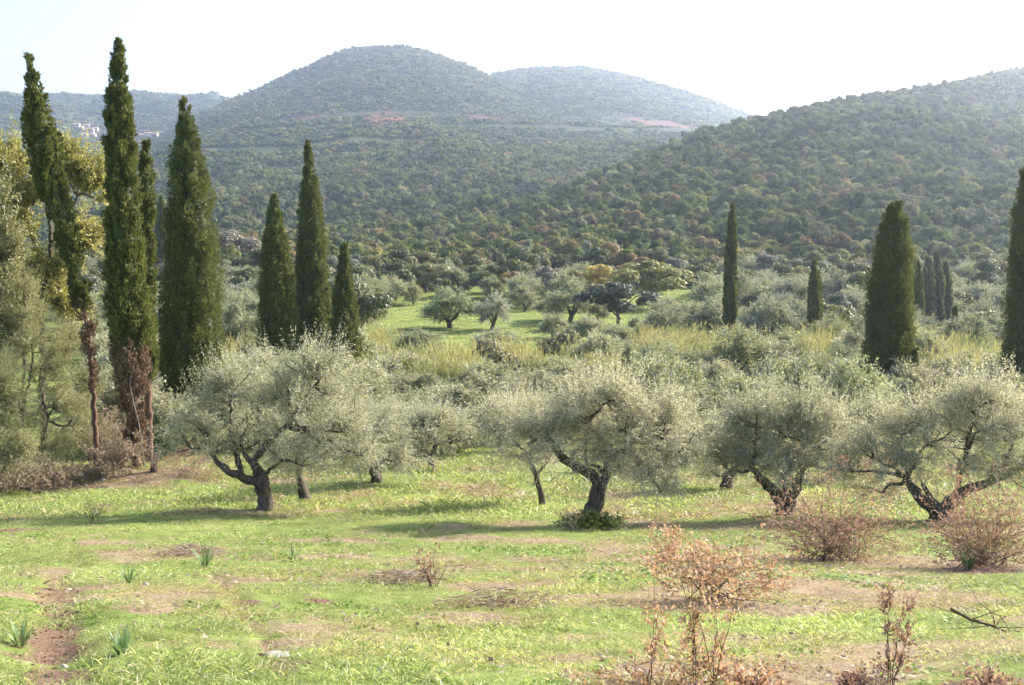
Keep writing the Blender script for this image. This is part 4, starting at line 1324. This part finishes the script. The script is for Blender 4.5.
# ------------------------------------------------------------------ the grove across the valley: every tree its own object
def grove_sources():
    olives, broads, shrubs = [], [], []
    for k in range(5):
        rng = np.random.default_rng(400 + k)
        tm = MB()
        nodes = []
        fork = np.array([rng.normal() * .2, rng.normal() * .2, .5])
        for a in range(4):
            an = a * 1.57 + rng.random()
            e = fork + np.array([math.cos(an) * .8, math.sin(an) * .8, 1.0 + .6 * rng.random()])
            o = gnarl(rng, [(0, 0, -.3), fork * .5 + rng.normal(size=3) * .03, fork, (fork + e) / 2 + rng.normal(size=3) * .12, e], .02)
            tm.tube(o, np.interp(np.linspace(0, 1, len(o)), [0, .35, 1], [.2, .15, .05]), 6, .15, rng)
            nodes += list(o[len(o) // 2:])
        lobes = [(rng.normal() * .2, rng.normal() * .2, 2.6, 1.2, 1.2, 1.0)] + [(math.cos(q) * (.8 + .6 * rng.random()), math.sin(q) * (.8 + .6 * rng.random()), 1.0 + rng.random() * 1.6, .75 + .35 * rng.random(), .85, .6 + .3 * rng.random()) for q in (np.arange(8) * .785 + rng.random())]
        br = lobes_to_branches(rng, lobes, nodes, 72)
        cm = MB()
        spray_crown(cm, rng, br, 20, 11, .17, .055, length=(.3, .75), droop=.4, upb=.2, jit=.14)
        olives.append((tm.mesh('olive trunk', M['olive_bark']), cm.mesh('olive crown', M['olive_far'], False)))
    for k in range(3):
        rng = np.random.default_rng(430 + k)
        tm = MB()
        o = gnarl(rng, [(0, 0, -.3), (.1, 0, 1.2), (0, .1, 3.0)], .04)
        tm.tube(o, np.linspace(.24, .1, len(o)), 7, .1, rng)
        for a in range(5):
            an = a * 1.26 + rng.random()
            tm.tube([(0, 0, 1.2 + .3 * a), (math.cos(an) * 1.0, math.sin(an) * 1.0, 2.4 + .3 * a), (math.cos(an) * 1.7, math.sin(an) * 1.7, 3.1 + .35 * a)], [.1, .07, .03], 5)
        C = rng.normal(size=(13, 3)) * np.array([1.35, 1.35, 1.1]); C[:, 2] += 3.6
        cm = MB()
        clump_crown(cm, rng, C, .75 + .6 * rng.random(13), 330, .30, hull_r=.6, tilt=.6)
        broads.append((tm.mesh('broadleaf trunk', M['olive_bark']), cm.mesh('broadleaf crown', M['broad_far'], False)))
    for k in range(3):
        rng = np.random.default_rng(450 + k)
        C = rng.normal(size=(8, 3)) * np.array([.9, .9, .35]); C[:, 2] += 1.1
        cm = MB()
        clump_crown(cm, rng, C, .55 + .45 * rng.random(8), 260, .22, hull_r=.6, tilt=.7)
        tm = MB()
        for a in range(5):
            an = a * 1.26
            tm.tube([(0, 0, -.1), (math.cos(an) * .5, math.sin(an) * .5, 1.0)], [.05, .02], 4)
        shrubs.append((tm.mesh('shrub stems', M['olive_bark']), cm.mesh('shrub foliage', M['broad_far'], False)))
    return olives, broads, shrubs


OL, BR, SH = grove_sources()
UNIT = {'olive_tree': (3.75, 3.75), 'broadleaf_tree': (5.6, 5.8), 'valley_shrub': (3.8, 2.2)}
PARTS = {'olive_tree': ('trunk', 'crown'), 'broadleaf_tree': ('trunk', 'crown'), 'valley_shrub': ('stems', 'foliage')}
SRC = {'olive_tree': OL, 'broadleaf_tree': BR, 'valley_shrub': SH}
CAT = {'olive_tree': 'olive tree', 'broadleaf_tree': 'tree', 'valley_shrub': 'shrub'}
WORD = {'olive_tree': 'olive', 'broadleaf_tree': 'leafy tree', 'valley_shrub': 'bush'}
GRV = {'olive_tree': 'olive trees of the valley grove', 'broadleaf_tree': 'leafy trees along the hill foot', 'valley_shrub': 'bushes scattered in the valley'}
grove_rng = np.random.default_rng(33)
placed = []


def grove_plant(kind, g, w, h, colour, label=None, v=None):
    rng = grove_rng
    src = SRC[kind]
    tm, cm = src[int(rng.integers(len(src))) if v is None else v]
    t = thing(kind, label or '', CAT[kind], g, rng.random() * 6.28, GRV[kind])
    uw, uh = UNIT[kind]
    sx = w / uw
    t.scale = (sx, sx * (.9 + .2 * rng.random()), h / uh)
    a = link(PARTS[kind][0], tm, t)
    c = link(PARTS[kind][1], cm, t)
    c.color = (*colour, 1)
    placed.append(dict(o=t, kind=kind, g=g, w=w, h=h, col=colour, px=CX + F_PX * g[0] / g[1]))
    return t


GREY, SILV, OLG, DKG = (.85, .88, .95), (1.2, 1.16, 1.12), (.95, 1.0, .8), (.62, .68, .62)
# trees one can point to, (foot px, foot row, width px, height px)
for px, py, w, h, kind, col, lab in (
        (451, 328, 58, 42, 'olive_tree', (.85, .95, .8), 'large full olive alone in the bright meadow, dark trunk showing'),
        (491, 330, 36, 38, 'olive_tree', (1.15, 1.15, 1.3), 'upright grey olive next to the large full meadow olive'),
        (419, 360, 48, 32, 'olive_tree', (.85, .9, .82), 'small leaning olive at the lower edge of the bright meadow'),
        (496, 366, 54, 38, 'olive_tree', (.95, .98, .95), 'low wide olive below the upright grey meadow olive'),
        (362, 298, 34, 32, 'olive_tree', (1.05, 1.08, .95), 'olive with visible trunk at the upper end of the bright meadow'),
        (413, 305, 22, 25, 'olive_tree', (1.0, 1.02, .85), 'slight olive with thin dark trunk on the upper rim of the meadow'),
        (391, 306, 38, 30, 'olive_tree', (1.1, 1.12, .95), 'rounded olive on the upper meadow rim next to the slight olive'),
        (362, 332, 30, 34, 'olive_tree', (1.15, 1.12, 1.15), 'tall grey olive directly behind the smallest narrow cypress'),
        (378, 320, 24, 26, 'olive_tree', (1.0, 1.0, .85), 'little olive between narrow cypress and bright meadow'),
        (569, 322, 46, 42, 'olive_tree', (.95, .98, .85), 'high domed olive at the far end of the meadow'),
        (618, 328, 62, 44, 'broadleaf_tree', (.085, .092, .078), 'dark grey dense trees mass in front of the yellow autumn tree'),
        (602, 300, 30, 34, 'broadleaf_tree', (.42, .33, .11), 'yellow autumn tree glowing at the hill foot'),
        (650, 306, 66, 44, 'broadleaf_tree', (.20, .20, .07), 'broad yellowish green tree next to the yellow autumn tree'),
        (636, 284, 32, 24, 'broadleaf_tree', (.26, .16, .10), 'pinkish autumn tree behind the broad yellowish green tree'),
        (523, 280, 36, 32, 'broadleaf_tree', (.13, .145, .07), 'round green tree beside the red track at the hill foot'),
        (430, 280, 40, 26, 'broadleaf_tree', (.15, .15, .07), 'olive brown tree clump over the grove at the hill foot'),
        (465, 276, 40, 22, 'broadleaf_tree', (.17, .12, .06), 'russet tree beside the olive brown clump at the hill foot'),
        (500, 388, 66, 44, 'valley_shrub', (.18, .165, .10), 'brownish willow-like bush among the canes below the meadow'),
        (378, 288, 24, 30, 'broadleaf_tree', (.10, .10, .04), 'tawny green tree standing over the upper olive row'),
        (238, 268, 44, 36, 'broadleaf_tree', (.22, .20, .175), 'bare greyish tree behind the tile roofed house'),
        (256, 294, 28, 24, 'broadleaf_tree', (.08, .10, .07), 'dark round tree in front of the tile roofed house'),
        (708, 335, 46, 32, 'olive_tree', (1.2, 1.15, 1.3), 'mauve grey olive at the foot of the very slim cypress'),
        (702, 318, 22, 22, 'broadleaf_tree', (.06, .085, .03), 'small bright green tree beside the very slim cypress'),
        (770, 322, 32, 26, 'broadleaf_tree', (.085, .092, .065), 'dark rounded oak midway between the two slim cypresses'),
        (836, 330, 32, 34, 'broadleaf_tree', (.16, .17, .13), 'tall grey green oak right behind the double tipped cypress'),
        (842, 378, 32, 36, 'olive_tree', (.9, .98, .85), 'open topped olive before the broad dark cypress'),
        (985, 346, 46, 38, 'broadleaf_tree', (.19, .19, .10), 'tall pale green tree beside the yellow canes near the edge cypress'),
        (938, 360, 32, 26, 'valley_shrub', (.11, .11, .08), 'dark brown bush at the foot of the poplar clump'),
        (548, 320, 24, 22, 'olive_tree', (.95, 1.0, .9), 'small olive snug against the high domed meadow olive'),
        (552, 338, 30, 26, 'olive_tree', (1.1, 1.1, 1.0), 'low silvery olive in front of the high domed meadow olive'),
        (524, 312, 32, 28, 'olive_tree', (1.0, 1.0, .9), 'olive on the far meadow edge between grey upright and high domed olives'),
        (590, 344, 34, 30, 'olive_tree', (1.12, 1.12, 1.05), 'silvery olive on the meadow just in front of the dark grey mass'),
        (618, 352, 40, 30, 'olive_tree', (1.1, 1.12, 1.0), 'wide silvery olive in front of the dark grey mass'),
        (642, 344, 34, 28, 'olive_tree', (1.0, 1.05, .95), 'olive in front of the dark grey mass, on its side toward the slim cypress'),
        (672, 332, 50, 36, 'olive_tree', (1.05, 1.08, 1.0), 'large grey green olive below the broad yellowish green tree'),
        (660, 356, 36, 26, 'olive_tree', (1.15, 1.12, 1.05), 'pale low olive below the large grey green olive'),
        (600, 322, 24, 22, 'olive_tree', (.95, 1.0, .9), 'little olive squeezed between high domed olive and dark grey mass'),
        (905, 400, 30, 30, 'valley_shrub', (.10, .11, .05), 'yellow green bush at the foot of the broad dark cypress')):
    g = hit(px, py)
    m = g[1] / F_PX
    grove_plant(kind, g, w * m, h * m, col, lab)

# the rest of the grove: spread over the valley floor leaving meadow, canes and near trees free
MEADOW = [[(362, 338), (372, 312), (420, 294), (478, 304), (600, 314), (640, 340), (600, 362), (480, 372), (380, 378), (358, 360)]]


def in_poly(px, py, poly):
    c = False
    n = len(poly)
    for i in range(n):
        x1, y1 = poly[i]; x2, y2 = poly[(i + 1) % n]
        if (y1 > py) != (y2 > py) and px < (x2 - x1) * (py - y1) / (y2 - y1) + x1:
            c = not c
    return c


def row_of(g):
    return CY - F_PX * math.tan(math.atan2(g[2], g[1]) + PITCH)


cand = []
y = 53.0
while y < 232:
    s = 4.7 if y < 75 else 5.3 if y < 110 else 6.2 if y < 150 else 6.8
    w = .478 * y
    x = -w
    while x < w:
        cand.append((x + grove_rng.uniform(-.3, .3) * s, y + grove_rng.uniform(-.35, .35) * s, s))
        x += s
    y += s * .92
fill = []
# crown tops already standing in front, by picture column, so that no tree is grown where none can be seen
skyline = np.full(1500, 470.0)
for a_, b_, r_ in ((165, 385, 385), (385, 500, 425), (500, 700, 400), (700, 1030, 402), (-200, 95, 290)):
    skyline[a_ + 200:b_ + 200] = r_
for x, yy, s in sorted(cand, key=lambda c: c[1]):
    g = np.array([x, yy, float(ground_z(x, yy))])
    px, row = CX + F_PX * x / yy, row_of(g)
    if in_poly(px, row, MEADOW[0]) or (92 < px < 168 and 262 < row < 312):
        continue
    if yy < 112 and bool(in_canes(np.array(x), np.array(yy))) and grove_rng.random() < (.45 if 350 < px < 620 else .58):
        continue
    if 494 < px < 574 and yy > 205:
        continue
    if px < 110 and yy < 75:
        continue
    if any(math.hypot(q['g'][0] - x, q['g'][1] - yy) < (q['w'] + s) * .36 for q in placed):
        continue
    if 574 < px < 692 and 292 < row < 345:
        continue
    u = grove_rng.random()
    n_ = float(fbm(x / 30, yy / 30, 64, 2))
    if yy > 185:
        kind = 'broadleaf_tree' if u < .55 else 'olive_tree'
    elif yy > 130:
        kind = 'olive_tree' if u < .76 else 'broadleaf_tree' if u < .9 else 'valley_shrub'
    elif yy > 75:
        kind = 'olive_tree' if u < .84 else 'valley_shrub'
    else:
        kind = 'olive_tree' if u < .93 else 'valley_shrub'
    v = grove_rng.random(3)
    low = .74 if (350 < px < 640 and yy < 85) else 1.0
    if kind == 'olive_tree':
        w = s * (.68 + .34 * v[0]) * (1.08 if yy < 80 else 1); h = w * (.72 + .3 * v[1]) * low
        b = np.array(OLG) * (1 - v[2]) + np.array(SILV if yy < 110 else GREY) * v[2]
        col = tuple(b * (.85 + .3 * grove_rng.random()))
    elif kind == 'broadleaf_tree':
        w = s * (.7 + .4 * v[0]); h = w * (.75 + .3 * v[1])
        pal = [(.085, .10, .045), (.12, .13, .055), (.155, .155, .07), (.15, .155, .12), (.24, .17, .085), (.20, .18, .08), (.18, .17, .14)]
        col = tuple(np.array(pal[int(grove_rng.choice(7, p=[.24, .22, .16, .14, .09, .07, .08]))]) * (.85 + .3 * v[2]))
    else:
        w = s * (.55 + .3 * v[0]); h = w * (.5 + .2 * v[1])
        pal = [(.10, .11, .06), (.13, .12, .075), (.16, .16, .10), (.17, .13, .09)]
        col = tuple(np.array(pal[int(grove_rng.integers(4))]) * (.85 + .3 * v[2]))
    hw = .42 * w * F_PX / yy
    i0, i1 = int(np.clip(px - hw + 200, 0, 1498)), int(np.clip(px + hw + 201, 1, 1499))
    top = row_of(g) - h * F_PX / yy
    if px < -25 or px > 1050 or np.mean(skyline[i0:i1] > top + 1.5) < .22:
        continue
    skyline[i0:i1] = np.minimum(skyline[i0:i1], top + .25 * h * F_PX / yy)
    grove_plant(kind, g, w, h, col)
    fill.append(placed[-1])

ORD = ['', 'first', 'second', 'third', 'fourth', 'fifth', 'sixth', 'seventh', 'eighth', 'ninth', 'tenth', 'eleventh', 'twelfth', 'thirteenth', 'fourteenth', 'fifteenth', 'sixteenth', 'seventeenth', 'eighteenth', 'nineteenth', 'twentieth',
       'twenty-first', 'twenty-second', 'twenty-third', 'twenty-fourth', 'twenty-fifth']
BANDS = [(68, 'just behind the near olives'), (92, 'in the lower cane belt'), (120, 'in the upper cane belt'), (150, 'level with the bright meadow'), (185, 'above the bright meadow'), (400, 'along the hill foot')]
SEGS = [(262, 'near the tallest cypresses'), (365, 'by the three cypresses'), (520, 'below the domed mountain'), (690, 'below the twin summit'), (800, 'by the slim cypress'), (2000, 'by the broad dark cypress')]


def tone(q):
    c = np.array(q['col'])
    if q['kind'] == 'olive_tree':
        return 'silvery' if c.mean() > 1.12 else 'grey green' if c[2] > .92 else 'dull green'
    if c[0] > c[1] * 1.18:
        return 'rusty'
    return 'dark green' if c.mean() < .055 else 'greyish' if c[2] > .7 * c[1] else 'green'


cells = {}
for q in fill:
    b = next(i for i, (d, _) in enumerate(BANDS) if q['g'][1] < d)
    s = next(i for i, (p, _) in enumerate(SEGS) if q['px'] < p)
    cells.setdefault((q['kind'], tone(q), b, s), []).append(q)
for (kind, tn, b, s), qs in cells.items():
    qs.sort(key=lambda q: q['px'])
    for i, q in enumerate(qs):
        where = BANDS[b][1] + ' ' + SEGS[s][1]
        q['o']['label'] = ('%s %s %s' % (tn, WORD[kind], where)) if len(qs) == 1 else '%s %s %s from left, %s' % (ORD[i + 1], tn, WORD[kind], where)
print('grove', {k: sum(q['kind'] == k for q in placed) for k in SRC})

# ------------------------------------------------------------------ houses
def house(name, label, g, w, dp, h, roof_h, rz, roofm='tile', windows=2, group=None):
    t = thing(name, label, 'house', g, rz, group)
    mb = MB(); mb.box((0, 0, h / 2 - 1), (w, dp, h + 2))
    link('wall', mb.mesh('wall', M['plaster'], False), t)
    rf = MB()
    e = .3
    V = [(-w / 2 - e, -dp / 2 - e, h), (w / 2 + e, -dp / 2 - e, h), (w / 2 + e, dp / 2 + e, h), (-w / 2 - e, dp / 2 + e, h), (-w / 2 - e, 0, h + roof_h), (w / 2 + e, 0, h + roof_h),
         (-w / 2 - e, -dp / 2 - e, h + .15), (w / 2 + e, -dp / 2 - e, h + .15), (w / 2 + e, dp / 2 + e, h + .15), (-w / 2 - e, dp / 2 + e, h + .15)]
    rf.add(V, [[6, 7, 5, 4], [8, 9, 4, 5], [0, 1, 7, 6], [2, 3, 9, 8], [3, 2, 1, 0]])
    rf.f.append(np.array([[9, 6, 4], [7, 8, 5]])); rf.rnd.append(np.array([.5, .5], np.float32)); rf.mi.append(np.zeros(2, np.int32))
    rf.f.append(np.array([[3, 0, 6, 9], [1, 2, 8, 7]])); rf.rnd.append(np.array([.5, .5], np.float32)); rf.mi.append(np.zeros(2, np.int32))
    link('roof', rf.mesh('roof', M[roofm], False), t)
    for i in range(windows):
        wm = MB(); wm.box((-w / 2 + w * (i + .5) / windows, -dp / 2 - .02, h * .6), (w * .13, .12, h * .32))
        link('window', wm.mesh('window', M['dark_glass'], False), t)
    return t


hg = at(256, 205)
house('house', 'low house with pale orange tile roof among trees behind the three cypresses', hg, 3.4, 4, 3.3, 1.0, .1)
hs = [(54, 134, 'pale farmhouse, farthest out from the village'), (60, 138, 'white house at the near end of the village'), (76, 127, 'topmost white house of the far village'), (81, 131, 'tile roofed house under the topmost village house'),
      (86, 128, 'white house beside the topmost village house'), (90, 133, 'large white house in the middle of the far village'), (96, 131, 'white house at the outer end of the village row'), (93, 138, 'lowest white house of the far village'),
      (84, 137, 'small white house below the village middle'), (141, 138, 'white house between the tallest cypress and its slender spire'), (148, 136, 'long white house beside the slender cypress spire, far off'), (154, 137, 'far white house nearest the mountain shoulder')]
for i, (px, py, lab) in enumerate(hs):
    g = hit(px, py)
    if g[1] < 1000:
        g = at(px, 1800)
    k = g[1] / 1900 * .72
    house('house', lab, g, (11 + 4 * (i % 3)) * k, 9 * k, (7 + 1.5 * (i % 2)) * k, 2.2 * k, .25 - .15 * (i % 4), 'tile', 3, 'houses of the far village')
    print('village', px, py, g)


# the haze box closes round all of it
_top = 0.0
for _o in COL.objects:
    if _o.type == 'MESH' and _o.name.startswith('ground'):
        _co = np.empty(len(_o.data.vertices) * 3, np.float32)
        _o.data.vertices.foreach_get("co", _co)
        _zs = _co.reshape(-1, 3)[:, 2]
_z0, _z1 = float(_zs.min()) - 1, float(_zs.max()) + 25
hz.location = (0, 0, (_z0 + _z1) / 2)
hz.scale = (14400, 14400, _z1 - _z0)
